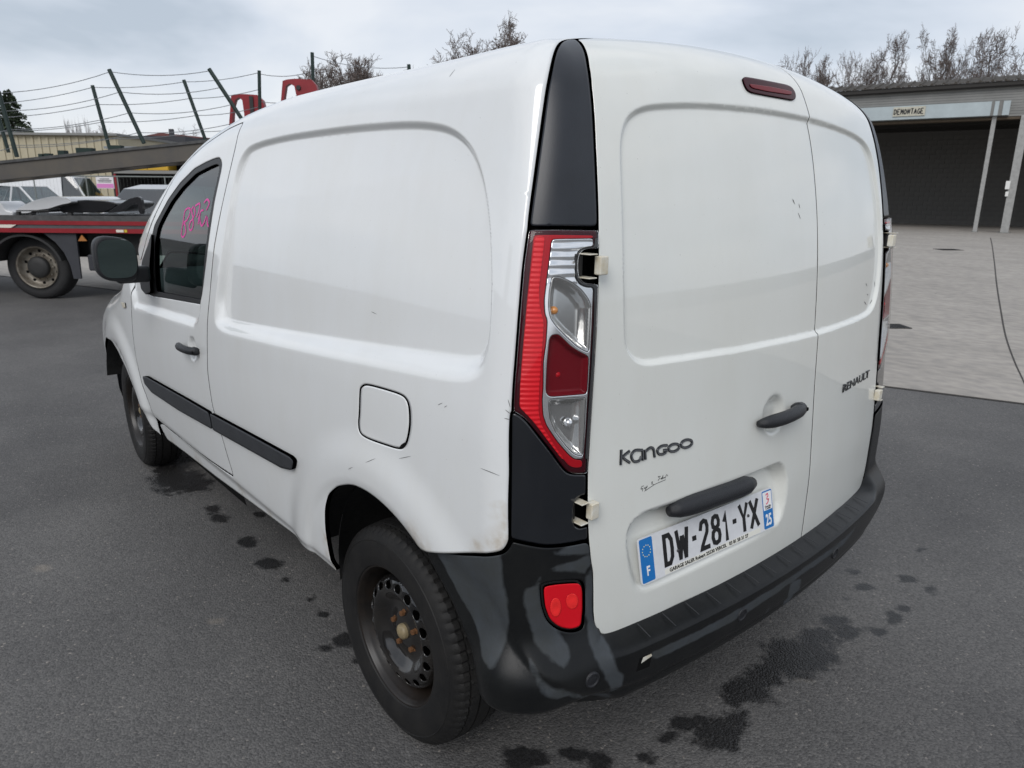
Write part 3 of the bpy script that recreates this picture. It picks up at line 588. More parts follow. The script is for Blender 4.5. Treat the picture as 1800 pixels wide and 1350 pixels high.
# ---- front wings, bonnet, windscreen (hardly in view, but real)
hood_y = .60
def sx(x, z, sgn=1): return surf(SIDE.uv(np.array([[x, .9, z]])), SIDE)[0][0]
wing = np.concatenate([hit([(231.5, 492.5), (230.5, 530), (233, 582), (238.5, 627), (249.6, 673), (262.6, 709.6), (271, 733.7), (278, 762)]), hAF[::-1][1:], [sx(3.08, .60), sx(3.16, .50), sx(3.3, .52), sx(3.38, .70), sx(3.30, .82), sx(3.05, .94), sx(2.7, 1.05), sx(2.45, 1.10), sx(2.3, 1.13)]])
panel('front_wing', VAN, wing, SIDE, .025, 'white_paint', disp=d_side, mirror=True, gap=.003, cap=.012)
def tp(x, y): return trace(np.array([[x, y, 4.]]), np.array([[0, 0, -1.]]))[0]
hood = [tp(2.62, 0), tp(2.56, .4), tp(2.42, .66), tp(2.7, .73), tp(3.0, .68), tp(3.25, .58), tp(3.36, .3), tp(3.40, 0)]
panel('bonnet', VAN, np.concatenate([hood, mir(hood[1:-1])[::-1]]), TOPR, .04, 'white_paint', gap=.003)
glassy('screen_glass', (.45, .55, .52), .10)
scr = np.concatenate([[hc[0]], pill_in[::-1], [tp(2.42, .66), tp(2.56, .4), tp(2.62, 0)]]); scr = np.concatenate([scr, mir(scr[1:-1])[::-1]])
panel('windscreen', VAN, scr, TOPR, .04, 'screen_glass', gap=.004, off=-.004, rim=0, er=0)
nose = [sx(3.32, .50), sx(3.40, .72), np.array([3.46, .42, .86]), np.array([3.5, 0, .88])]
mb = MB(); prof = []
for th in np.linspace(-math.pi/2, math.pi/2, 25):
    y = .80*math.sin(th); xx = 3.50-.16*y*y-.35*(1-math.cos(th))**1.5*.4; prof.append((xx, y))
V = []; 
for k, (z, o_) in enumerate([(.25, -.10), (.32, 0), (.50, .03), (.70, .02), (.84, -.05)]): V += [(x+o_, y, z) for x, y in prof]
n = len(prof); mb.add(V, [(k*n+i, k*n+i+1, (k+1)*n+i+1, (k+1)*n+i) for k in range(4) for i in range(n-1)]); mb.build('front_bumper', 'strip_plastic', VAN, True)
# ---- side rub strips, each in two lengths
for px in ([(255.8, 660.5), (262, 661), (333.6, 701), (372.5, 723.5), (376.5, 738), (379, 753), (321, 721), (271.4, 688.5), (259, 673)], [(375, 725), (461, 771), (517, 801.5), (523.5, 809), (520.4, 824.5), (501.7, 820.8), (386.5, 757.5), (380.5, 754), (378, 739)]):
    panel('rub_strip', VAN, hit(px), SIDE, .012, 'strip_plastic', off=.014, rim=.016, er=.008, gap=.0, mirror=True, cap=.006, disp=d_side)
# ---- rear bumper
ZG = table([(0, .411), (.5, .412), (.706, .436), (.788, .482), (.842, .535), (.869, .58), (.90, .70), (.94, .85)], 0, 1.2, .05)
def d_bump(P):
    x, y, z = P.T; ay = np.abs(y); k = sm((ay-.60)/.12)
    cen = .060*(1-sm((z-.512)/.026))-.035*sm((z-.530)/.014)
    cor = .055*(1-sm((z-.47)/.14))+.004
    p = (1-k)*cen+k*cor
    p = p*(1-.8*sm((x+.52)/.13))
    t = (z-ZG(ay))/np.sqrt(1+((ZG(ay+.01)-ZG(ay-.01))/.02)**2); p = p-.008*sm((.006-t)/.016)-.003*np.exp(-(t/.007)**2)
    return p-.05*sm((.40+.05*k-z)/.08)
B_TOP = [(743.5, 971.5), (757, 971), (809, 975.5), (868.5, 975), (889, 970.5), (898.5, 956), (901, 950), (918, 954), (938, 958), (960, 961), (982, 960), (1010, 956), (1034, 950.5), (1039, 988), (1042.8, 1004), (1043, 1040), (1043.5, 1078), (1046.5, 1101)]
hBT = hit(B_TOP)
def rp(y, z): return np.array([RZ(z)+.122*y*y, y, z])
under = np.array([rp(y, .553) for y in (.66, .60, .4, .2)])
B_ARC = hit([(862, 1208), (830, 1140), (790, 1060)])
low = np.array([[-.50, .885, .425], [-.53, .86, .415], [-.58, .78, .385], rp(.65, .345), rp(.45, .325), rp(.2, .315)])
bh = np.concatenate([low[::-1][:-1][::1], low[:1], B_ARC, hBT, under])
bump_o = np.concatenate([bh, mir(bh)[::-1]])
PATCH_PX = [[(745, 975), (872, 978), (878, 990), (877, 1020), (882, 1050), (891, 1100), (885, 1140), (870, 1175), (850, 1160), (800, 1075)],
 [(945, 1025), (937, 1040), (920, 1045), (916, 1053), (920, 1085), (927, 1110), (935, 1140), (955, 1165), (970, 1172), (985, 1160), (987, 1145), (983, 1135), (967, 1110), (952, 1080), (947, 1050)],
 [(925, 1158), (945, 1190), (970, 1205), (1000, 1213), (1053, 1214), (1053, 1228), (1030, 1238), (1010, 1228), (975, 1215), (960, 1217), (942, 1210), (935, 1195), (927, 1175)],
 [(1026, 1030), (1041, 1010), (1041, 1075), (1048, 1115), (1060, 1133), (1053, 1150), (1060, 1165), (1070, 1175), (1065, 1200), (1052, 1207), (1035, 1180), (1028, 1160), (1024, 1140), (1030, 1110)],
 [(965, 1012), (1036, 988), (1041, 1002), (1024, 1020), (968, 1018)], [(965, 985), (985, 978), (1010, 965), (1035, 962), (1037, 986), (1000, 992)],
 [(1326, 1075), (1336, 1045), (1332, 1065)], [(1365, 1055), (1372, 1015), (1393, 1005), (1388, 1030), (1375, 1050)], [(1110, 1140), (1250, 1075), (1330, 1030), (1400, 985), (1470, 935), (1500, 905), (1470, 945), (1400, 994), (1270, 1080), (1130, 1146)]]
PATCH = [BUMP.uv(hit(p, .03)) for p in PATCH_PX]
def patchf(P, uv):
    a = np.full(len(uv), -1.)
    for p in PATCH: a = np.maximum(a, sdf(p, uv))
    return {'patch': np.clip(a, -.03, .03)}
FOG = [(948, 1032), (953, 1025.5), (975, 1023), (1010, 1020.5), (1020, 1022), (1025, 1032), (1025.5, 1070), (1023, 1100), (1015, 1107), (998, 1111), (978, 1107), (960, 1092), (951, 1066)]
hFOG = hit(FOG, .004)
def extra_b(g, proj, h):
    us = np.arange(-1.0, 1.0, .0075); zs = np.arange(.506, .552, .0023); a, b = np.meshgrid(us, zs); return np.stack([a.ravel(), b.ravel()], 1)
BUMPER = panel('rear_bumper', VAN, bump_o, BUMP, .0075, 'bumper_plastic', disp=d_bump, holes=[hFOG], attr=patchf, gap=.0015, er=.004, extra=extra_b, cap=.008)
def bsurf(px, off=0.):
    """a point on the displaced bumper under a photo pixel"""
    f = lambda q: body(q)-d_bump(q)
    return trace(CAM, px_dir(px), f, it=160, k=.35)
mat('fog_glow', (.90, .03, .03), .25, spec=.3)
for s_ in (1,):
    FG = empty('fog_lamp', parent=VAN)
    for nm, k_, of, m_ in (('bezel', 1.0, -.006, 'seal_rubber'), ('lens', .90, .001, 'lamp_bright_red'), ):
        c = hFOG.mean(0); o = panel(nm, FG, c+(hFOG-c)*k_, BUMP, .006, m_, off=of, disp=d_bump, gap=.001, er=.003, rim=.02, cap=.006)
        if s_ < 0: o.data.transform(Matrix.Diagonal((1, -1, 1, 1))); o.data.flip_normals()
    for i, (ex, ey, rx, ry) in enumerate(((974, 1068, 10, 17), (1003, 1057, 11, 14))):
        q_ = hit([(ex+rx*math.cos(t), ey+ry*math.sin(t)) for t in np.linspace(0, 6.283, 17)[:-1]], .004); panel('lens_optic', FG, q_, BUMP, .004, 'fog_glow', off=.0016, disp=lambda P: d_bump(P)+rib(.0045, .0006)(P), gap=0, er=.002, rim=.002, cap=.004)
    for i, (px, r1_, m_) in enumerate(()):
        P = hit([px], .006)[0]; n_ = grad(body, P[None])[0]; dd_ = d_bump(P[None])[0]; c = (P+n_*(dd_+.0028))*[1, s_, 1]
        mb = MB(); mb.lathe([(r1_*math.sin(t), .0009*math.cos(t)) for t in np.linspace(math.pi/2, .05, 5)], c, n_*[1, s_, 1], 20); mb.build('lens_optic', m_, FG, True)
# ribs of the loading ledge, parking sensors, towing-eye cover
for i in range(15):
    y = .56-i*.08; P = rp(y, .5295); nn = nrm(np.array([-1, .244*y, 0.])); t_ = np.cross([0, 0, 1.], nn)
    c = P+nn*.030; sl = nrm(nn*1.+np.array([0, 0, -.22])); mb = MB(); mb.box(c+np.array([0, 0, .0008]), (.046, .003, .0016), [sl, t_, np.cross(sl, t_)]); mb.build('ledge_rib', 'handle_plastic', BUMPER, bevel=.0012, seg=1)
for px in ((1041, 1195), (1304, 1080), (1467, 972)):
    P = bsurf([px])[0]; n_ = grad(lambda q: body(q)-d_bump(q), P[None])[0]; mb = MB(); mb.lathe([(.019, -.004), (.019, .002), (.0165, .004), (.0145, .0035), (.0135, .001), (.011, .0015), (0, .0015)], P, n_, 28); mb.build('parking_sensor', 'handle_plastic', BUMPER, True)
Pc = bsurf([(1118, 1180), (1124, 1157), (1146, 1147), (1141, 1171)]); nn = grad(lambda q: body(q)-d_bump(q), Pc).mean(0); nn = nrm(nn)
mb = MB(); mb.add(np.concatenate([Pc+nn*.0012, Pc-nn*.01]), [(0, 1, 2, 3), (0, 4, 5, 1), (1, 5, 6, 2), (2, 6, 7, 3), (3, 7, 4, 0)]); mb.build('towing_eye_opening', 'cavity', BUMPER)
mb = MB(); a_, b_, c_, e_ = Pc; mb.add(np.array([b_+(c_-b_)*.25, c_+(b_-c_)*.1, c_+(e_-c_)*.2, b_+(a_-b_)*.45+(c_-b_)*.2])+nn*.0022, [(0, 1, 2, 3)]); mb.build('towing_eye_edge', 'hinge_paint', BUMPER)
# ---- number plate
mat('plate_white', (.72, .73, .75), .35, coat=.4, var=.12, vscale=40); mat('plate_blue', (.008, .16, .47), .35, coat=.4); mat('plate_black', (.010, .010, .011), .35, coat=.3); mat('print_white', (.8, .8, .8), .5); mat('print_yellowish', (.74, .73, .66), .5); mat('print_pink', (.68, .10, .16), .5); mat('print_star', (.75, .72, .40), .5)
PC = np.array([-.6197, .2956, .6859])-np.array([.003, 0, 0]); PR = nrm(np.array([-.0734, -1, 0.])); PU = np.array([.2112, 0, 1.]); MW = basis(PC, PR, PU); PN = np.array(MW.col[2][:3])
PL = empty('number_plate', parent=VAN)
def prect(name, x0, x1, y0, y1, z0, z1, m, r=.004):
    mb = MB(); poly = fillet([(x0, y0), (x1, y0), (x1, y1), (x0, y1)], r, 4); Mx = np.array(MW)
    mb.prism(poly, Mx[:3, 3]+Mx[:3, 2]*z0, Mx[:3, 0], Mx[:3, 1], Mx[:3, 2], z1-z0); return mb.build(name, m, PL)
prect('plate', -.26, .26, -.055, .055, -.002, .001, 'plate_white', .008)
prect('euro_band', -.2565, -.214, -.052, .052, .001, .0016, 'plate_blue', .004); prect('region_band', .214, .2565, -.052, .052, .001, .0016, 'plate_blue', .004)
prect('region_badge', .2165, .254, -.001, .0485, .0016, .002, 'print_white', .002)
prect('dealer_strip', -.180, .196, -.0535, -.0405, .001, .0015, 'print_yellowish', .001)
mb = MB(); Mx = np.array(MW)
for k in range(12):
    a = 2*math.pi*k/12; c = Mx[:3, 3]+Mx[:3, 0]*(-.2352+.0135*math.cos(a))+Mx[:3, 1]*(.022+.0135*1.25*math.sin(a)*.8)+Mx[:3, 2]*.0016
    mb.lathe([(.0016, .0), (.0016, .0003), (0, .0003)], c, Mx[:3, 2], 5)
mb.build('euro_star', 'print_star', PL)
def ptxt(s, x, y, size, m, sx=1., off=0., ex=.0005, z=.0018, al='LEFT'): return text_mesh('plate_text', s, size, m, PL, MW @ Matrix.Translation((x, y, z)), ex, off, sx, al)
ptxt('F', -.2352, -.036, .031, 'print_white', .8, .0008, al='CENTER')
ptxt('25', .2352, -.0425, .043, 'print_white', .62, .001, al='CENTER')
ptxt('Franche', .2352, .0065, .0085, 'plate_black', .95, 0, al='CENTER', z=.0022); ptxt('Comté', .2352, .001, .0085, 'plate_black', .95, 0, al='CENTER', z=.0022)
ptxt('GARAGE SALER Robert 25530 VERCEL   03 81 58 31 27', -.165, -.0506, .0128, 'plate_black', 1.02, .0002)
# registration characters: thick strokes drawn on a grid
GL = {'D': [[(0, 0), (0, 1), (.62, 1), (.95, .8), (1, .5), (.95, .2), (.62, 0), (0, 0)]], 'W': [[(0, 1), (.24, 0)], [(.24, 0), (.46, .75)], [(.54, .75), (.76, 0)], [(.76, 0), (1, 1)]], '-': [[(.15, .5), (.85, .5)]],
 '2': [[(0, .76), (.14, .94), (.5, 1), (.86, .94), (.98, .76), (.9, .56), (.1, .1), (.0, 0), (1, 0)]], '8': [[(.5, .54), (.12, .64), (.06, .8), (.2, .96), (.5, 1), (.8, .96), (.94, .8), (.88, .64), (.5, .54)], [(.5, .54), (.08, .42), (0, .24), (.14, .05), (.5, 0), (.86, .05), (1, .24), (.92, .42), (.5, .54)]],
 '1': [[(.2, .74), (.62, 1), (.62, 0)]], 'Y': [[(0, 1), (.5, .46), (1, 1)], [(.5, .5), (.5, 0)]], 'X': [[(0, 1), (1, 0)], [(1, 1), (0, 0)]]}
def glyph(ch, x, y, w, h, sw, m, name='plate_character', z=.0018):
    mb = MB()
    for k, st_ in enumerate(GL[ch]):
        p = np.array(st_)*[w-sw, h-sw]+[x+sw/2, y+sw/2]
        closed = np.allclose(p[0], p[-1])
        if closed: q = p[:-1]; o1 = poffset(ccw(q), sw/2); o2 = poffset(ccw(q), -sw/2); n = len(q); loop = [np.concatenate([o1, o1[:1]]), np.concatenate([o2, o2[:1]])]
        else:
            e = nrm(np.diff(p, axis=0)); nn_ = np.stack([-e[:, 1], e[:, 0]], 1); L_, R2 = [], []
            for i in range(len(p)):
                a = nn_[max(i-1, 0)]; b = nn_[min(i, len(nn_)-1)]; mm = (a+b)/max((a+b)@b, .45); end = -e[0]*sw*.5 if i == 0 else (e[-1]*sw*.5 if i == len(p)-1 else 0)
                if ch in 'XYW': end = end*.5 if not np.isscalar(end) else end
                L_.append(p[i]+mm*sw/2+end); R2.append(p[i]-mm*sw/2+end)
            loop = [np.array(L_), np.array(R2)]
        zz = z+k*.0003; Mx = np.array(MW); A = lambda q, t_: Mx[:3, 3]+q[:, :1]*Mx[:3, 0]+q[:, 1:]*Mx[:3, 1]+Mx[:3, 2]*t_
        V = np.concatenate([A(loop[0], zz), A(loop[1], zz), A(loop[0], zz-.0012), A(loop[1], zz-.0012)]); n = len(loop[0]); Fc = []
        for i in range(n-1): Fc += [(i, i+1, n+i+1, n+i), (i, 2*n+i, 2*n+i+1, i+1), (n+i, n+i+1, 3*n+i+1, 3*n+i)]
        Fc += [(0, n, 3*n, 2*n), (n-1, 2*n-1, 4*n-1, 3*n-1)]
        mb.add(V, Fc)
    return mb.build(name, m, PL)
x_ = -.180
for ch, w, gp in (('D', .037, .007), ('W', .048, .012), ('-', .016, .012), ('2', .037, .007), ('8', .039, .006), ('1', .028, .014), ('-', .016, .010), ('Y', .042, .003), ('X', .042, .0)):
    if ch == '-': glyph(ch, x_, -.002, w, .014, .012, 'plate_black')
    else: glyph(ch, x_, -.036, w, .080, .0115, 'plate_black')
    x_ += w+gp
for qx, qy in ((-.130, -.008), (.148, .005)):
    mb = MB(); Mx = np.array(MW); mb.lathe([(.0042, 0), (.0038, .002), (0, .0024)], Mx[:3, 3]+Mx[:3, 0]*qx+Mx[:3, 1]*qy+Mx[:3, 2]*.0018, Mx[:3, 2], 12); mb.build('rivet', 'lamp_frame', PL, True)
mb = MB()
for st_ in ([(-.006, .040), (.002, .043), (.004, .036), (-.002, .033)], [(-.004, .030), (.004, .026), (.0, .018), (-.007, .016)], [(.002, .024), (.007, .028)]):
    p = dense(st_, 5); Mx = np.array(MW); P = Mx[:3, 3]+(p[:, :1]+.2352)*Mx[:3, 0]+p[:, 1:]*Mx[:3, 1]+Mx[:3, 2]*.0018
    V, Fc = ribbon(P, .0035, np.repeat(Mx[:3, 2][None], len(P), 0), .0003, .0004); mb.add(V, Fc)
mb.build('region_emblem', 'print_pink', PL)
# ---- badges, sticker, handles, brake light on the rear doors
mat('badge_chrome', (.50, .52, .55), .12, metal=1.); mat('badge_dark', (.045, .048, .052), .25, metal=.5)
def dsurf(px, f_=d_rear):
    D = px_dir(px); P = hit(px); F_ = lambda q: body(q)-f_(q); cs = np.minimum((grad(body, P)*D).sum(1), -.15)
    for _ in range(7): P = P-D*(F_(P)/cs*.8)[:, None]
    return P, grad(F_, P)
def zk(z, s, ox, oy): return [(ox+x/s, oy+y/s) for x, y in z]
el = lambda cx, cy, rx, ry, t, n=14: [(cx+rx*math.cos(a)*math.cos(t)-ry*math.sin(a)*math.sin(t), cy+rx*math.cos(a)*math.sin(t)+ry*math.sin(a)*math.cos(t)) for a in np.linspace(0, 2*math.pi, n)]
K_ = [[(158, 338), (155, 420)], [(203, 345), (168, 378), (203, 408)], [(272, 340), (232, 342), (212, 370), (224, 400), (252, 398), (266, 375)], [(272, 338), (274, 396)], [(288, 390), (285, 338)], [(285, 350), (312, 328), (330, 334), (337, 378)], [(405, 314), (375, 318), (352, 340), (362, 362), (390, 358), (402, 340), (384, 342)], el(441, 327, 30, 19, -.35), el(509, 305, 31, 20, -.35)]
for lift, th, wd, m_, nm in ((.0, .0022, .0062, 'badge_dark', 'badge_backing'), (.0024, .0012, .0034, 'badge_chrome', 'model_badge')):
    mb = MB()
    for k, st_ in enumerate(K_):
        P, Nn = dsurf(zk(dense(st_, 5) if len(st_) > 2 else np.linspace(st_[0], st_[1], 5), 3.067, 1040, 680)); V, Fc = ribbon(P, wd, Nn, th+k*.00006, lift); mb.add(V, Fc)
    mb.build(nm, m_, RD1)
P, Nn = dsurf([(1479.5, 690), (1528, 661)]); rt = P[1]-P[0]; wlen = np.linalg.norm(rt)
text_mesh('maker_badge', 'RENAULT', .034, 'badge_dark', RD2, basis(P[0]+Nn[0]*.002, rt, (.03, 0, 1)), .0015, .0004, wlen/.034/4.55*1.0)
SIG = [[(290, 190), (268, 200), (262, 225), (280, 215), (275, 245)], [(295, 205), (300, 222), (312, 200), (308, 230), (296, 245)], [(315, 207), (325, 190), (318, 210)], [(365, 155), (378, 150), (370, 165), (388, 178)], [(372, 150), (368, 178)], [(456, 95), (432, 100), (445, 115), (430, 140)], [(455, 125), (465, 110), (468, 128), (480, 85), (478, 120), (492, 105), (500, 115), (515, 80), (527, 95)], [(302, 240), (400, 176), (505, 130)]]
mb = MB()
for st_ in SIG:
    P, Nn = dsurf(zk(dense(st_, 4), 5.625, 1080, 820)); V, Fc = ribbon(P, .0011, Nn, .0003, .0003); mb.add(V, Fc)
mb.build('dealer_signature', 'plate_black', RD1)
mb = MB()
for st_ in ([(1393, 350), (1396, 357)], [(1394, 351), (1397, 359)], [(1404, 358), (1406, 366)], [(1403, 374), (1407, 385)]):
    P, Nn = dsurf(np.linspace(st_[0], st_[1], 4)); V, Fc = ribbon(P, [.0004, .0016, .0016, .0004], Nn, .0002, .0003); mb.add(V, Fc)
mb.build('paint_chip', 'seal_rubber', RD1)
mb = MB()
for st_ in ([(1522, 498), (1524, 503)], [(1537, 495), (1538, 504)], [(1529, 534), (1533, 527)], [(1524, 517), (1526, 519)], [(1519, 530), (1523, 536)]):
    P, Nn = dsurf(np.linspace(st_[0], st_[1], 4)); V, Fc = ribbon(P, [.0005, .0028, .0022, .0005], Nn, .0002, .0003); mb.add(V, Fc)
mb.build('paint_chip', 'lamp_frame', RD2)
mb = MB()
for st_ in ([(770, 712), (778, 708)], [(781, 716), (786, 713)], [(643, 813), (660, 806)], [(702, 806), (722, 802)], [(845, 823), (862, 831), (878, 836)], [(612, 825), (620, 821)], [(653, 548), (662, 552)], [(893, 702), (897, 716)], [(888, 720), (898, 728)], [(886, 735), (898, 738)], [(790, 135), (800, 122)]):
    P, Nn = dsurf(np.linspace(st_[0], st_[-1], 5), d_side); V, Fc = ribbon(P, [.0003, .0011, .0012, .0009, .0003], Nn, .0002, .0003); mb.add(V, Fc)
mb.build('paint_scratch', 'hinge_paint' if False else 'lamp_frame', SHELL)
def pull(name, a, b, bow, rr, par, f_, m='handle_plastic', block=True):
    (Pa, Pb), (na, nb) = hit([a, b]), grad(body, hit([a, b])); n_ = nrm(na+nb); mb = MB(); ts = np.linspace(0, 1, 12)
    P = Pa+(Pb-Pa)*ts[:, None]+n_*(bow*np.sin(np.pi*np.clip(ts*.9+.05, 0, 1))**.5)[:, None]
    rad = rr*np.array([.5, .82, .95, 1, 1, 1, 1, 1, 1, 1.02, .95, .6]); mb.tube(P, rad, 14); o = mb.build(name, m, par, True)
    if block:
        mb = MB(); mb.tube([Pb+n_*.004-(Pb-Pa)*.18, Pb+n_*.014-(Pb-Pa)*.10, Pb+n_*.012], [rr*.7, rr*1.15, rr*1.0], 12); mb.build('lock_housing', m, o, True)
        mb = MB(); mb.lathe([(.0055, 0), (.005, .0015), (0, .0015)], Pb+n_*(.012+rr*1.0), n_, 14); mb.build('keyhole', 'cavity', o, True)
    return o
pull('door_handle', (1326, 744), (1401, 716), .030, .0175, RD1, d_rear)
pull('plate_light_grip', (1176, 899), (1321, 848), .004, .0255, RD1, d_rear, block=False)
FD = [o for o in VAN.children if o.name.startswith('front_door')]
pull('door_handle', (321, 605), (351, 618), .032, .015, FD[0], d_side)
P3 = [(1302.5, 142), (1303.5, 137), (1307, 135.3), (1346.7, 142.5), (1383, 150), (1391, 155), (1397.5, 166), (1397, 176.5), (1391.7, 178.7), (1346.7, 170.8), (1316.7, 165), (1309, 158)]
o = panel('high_brake_light', RD1, hit(P3), REAR, .006, 'lamp_housing', off=.004, er=.003, cap=.01)
P3b = [(1312, 148), (1350, 153), (1388, 161), (1391, 168), (1386, 170), (1346, 164), (1318, 158)]
panel('lens', o, hit(P3b), REAR, .006, 'lamp_deep_red', off=.0055, er=.002, rim=.004, cap=.008)
# ---- inner skins that close the gaps between the panels
def grid_sheet(name, us, vs, proj, off, keep=None, m='cavity'):
    a, b = np.meshgrid(us, vs); q = np.stack([a.ravel(), b.ravel()], 1); P, N2, Nb = surf(q, proj, off); nu = len(us); Fc = []
    for j in range(len(vs)-1):
        for i in range(nu-1):
            f = (j*nu+i, j*nu+i+1, (j+1)*nu+i+1, (j+1)*nu+i)
            if keep is None or keep(P[list(f)].mean(0)): Fc.append(f)
    used = sorted({i for f in Fc for i in f}); mp_ = {i: k for k, i in enumerate(used)}
    return mesh_obj(name, P[used], [tuple(mp_[i] for i in f) for f in Fc], m, VAN, True)
nar = lambda p: math.hypot(p[0]+.03, p[2]-.33) > .47 and math.hypot(p[0]-2.68, p[2]-.31) > .47
grid_sheet('inner_skin', np.linspace(-1.45, 1.45, 60)*.8, np.linspace(.45, 1.70, 30), BUMP, -.045, nar)
grid_sheet('inner_skin', np.linspace(-.42, 1.17, 40), np.linspace(-.52, math.pi*.9+.52, 70), SIDE, -.055, nar)
dl = lambda p: nar(p) and p[2] < 1.0
grid_sheet('inner_skin', np.linspace(1.14, 3.0, 40), np.linspace(-.56, .12, 18), SIDE, -.045, dl); grid_sheet('inner_skin', np.linspace(1.14, 3.0, 40), np.linspace(math.pi*.9-.12, math.pi*.9+.56, 18), SIDE, -.045, dl)
mb = MB(); mb.box((1.3, 0, .36), (3.4, 1.16, .12)); mb.box((-.30, 0, .42), (.50, 1.3, .12)); mb.build('underbody', 'underbody', VAN)
mb = MB(); mb.box((1.16, 0, 1.05), (.03, 1.40, 1.18)); mb.build('bulkhead', 'handle_plastic', VAN)
for wx in (-.02, 2.68):
    for s_ in (1, -1):
        for rows, a0, a1 in ((((.885, .437), (.80, .437)), .26, math.pi-.28), (((.80, .435), (.52, .43), (.52, 0)), -.12, math.pi-.22)):
            A = np.linspace(a0, a1, 26); V = []; n = len(A)
            for yy, r_ in rows: V += [(wx+r_*math.cos(a), s_*yy, .33+r_*math.sin(a)) for a in A]
            mesh_obj('wheel_arch_liner', V, [(k*n+i, k*n+i+1, (k+1)*n+i+1, (k+1)*n+i) for k in range(len(rows)-1) for i in range(n-1)], 'underbody', VAN, False)
# ---- wheels
mat('tyre_rubber', (.009, .009, .0095), .62, spec=.35, var=.35, vscale=14, col2=(.019, .018, .017), bump=.12, bscale=300); mat('rim_steel', (.006, .0063, .0072), .18, coat=.8, coat_r=.06, var=.6, vscale=9, col2=(.018, .015, .012)); mat('rim_rust', (.008, .0078, .0078), .34, var=.7, vscale=11, col2=(.020, .014, .010)); mat('hub_cap_cream', (.30, .24, .14), .45, var=.4, vscale=60); mat('drum', (.012, .011, .010), .8)
def wheel_mesh():
    n = 288; prof = [(.197, .083), (.203, .091), (.222, .0965), (.245, .0985), (.262, .098), (.2745, .0960), (.276, .0972), (.2775, .0968), (.279, .0945), (.289, .090), (.299, .083), (.3055, .0755), (.3085, .071)]
    hs = [.069, .062, .0555, .0545, .0505, .0495, .040, .030, .0255, .0245, .0195, .0185, .008, 0.]
    half = [(r, h, 0) for r, h in prof]+[(.3090+.0060*(1-(h/.07)**2), h, 1) for h in hs]
    full = half+[(r, -h, k) for r, h, k in half[::-1][1:]]
    A = np.arange(n)*2*math.pi/n; V = []
    for r, h, k in full:
        ah = abs(h); per = (np.arange(n) % 4); dr = np.zeros(n)
        if k:
            if .0495 <= ah <= .0545+1e-6 and ah < .0548 and ah > .0497: dr -= .007
            if .0190 <= ah <= .0250: dr -= .007
            if .0505 > ah > .03: dr -= np.where(((np.arange(n)+int(h*300)) % 6) == 0, .005, 0)
            if ah >= .0555: dr -= np.where(((np.arange(n)) % 4) == 0, .0055, 0)
        elif .083 >= r*0+ah > .070 and r > .298: dr -= np.where((np.arange(n) % 4) == 0, .004, 0)
        V.append(np.stack([(r+dr)*np.cos(A), np.full(n, h), (r+dr)*np.sin(A)], 1))
    m = len(full); V = np.concatenate(V); k, i = np.meshgrid(np.arange(m-1), np.arange(n), indexing='ij'); j = (i+1) % n
    return V, np.stack([k*n+i, k*n+j, (k+1)*n+j, (k+1)*n+i], -1).reshape(-1, 4)
TV, TF = wheel_mesh()
def rim_disc():
    H = lambda r: np.interp(r, [.028, .045, .062, .082, .098, .115, .128, .150, .160, .168], [.051, .052, .044, .040, .053, .070, .075, .069, .058, .030])
    nh = 18; hole = []
    for k in range(nh):
        a = 2*math.pi*k/nh; c = np.array([math.cos(a), math.sin(a)])*.141; t = np.array([-math.sin(a), math.cos(a)]); rd = nrm(c)
        hole.append(np.array([c+rd*.0125*math.cos(q)+t*.0150*math.sin(q) for q in np.linspace(0, 2*math.pi, 16)[:-1]]))
    outer = np.array([(.168*math.cos(a), .168*math.sin(a)) for a in np.linspace(0, 2*math.pi, 97)[:-1]])
    pts = [outer]+hole; ed = []; k = 0
    for l_ in pts: ed += [(k+i, k+(i+1) % len(l_)) for i in range(len(l_))]; k += len(l_)
    g = []
    for r in (.004, .02, .03, .04, .05, .058, .066, .075, .084, .092, .1, .108, .116, .123, .129, .155, .161):
        m_ = max(8, int(2*math.pi*r/.009)); g += [(r*math.cos(2*math.pi*i/m_), r*math.sin(2*math.pi*i/m_)) for i in range(m_)]
    for k_ in range(nh):
        a = 2*math.pi*(k_+.5)/nh; g += [(r*math.cos(a), r*math.sin(a)) for r in (.135, .142, .149)]
    r_ = delaunay_2d_cdt([Vector(p) for p in np.concatenate(pts+[np.array(g)])], ed, [], 0, 1e-7, True)
    V2 = np.array([(v.x, v.y) for v in r_[0]]); T = np.array([f for f in r_[2] if len(f) == 3]); cen = V2[T].mean(1); ok = np.ones(len(T), bool)
    for h_ in hole: ok &= ~inside(h_, cen)
    T = T[ok]; rr = np.hypot(V2[:, 0], V2[:, 1]); V = np.stack([V2[:, 0], H(rr), V2[:, 1]], 1)
    return V, T[:, ::-1]
RV, RF = rim_disc()
WHL = []
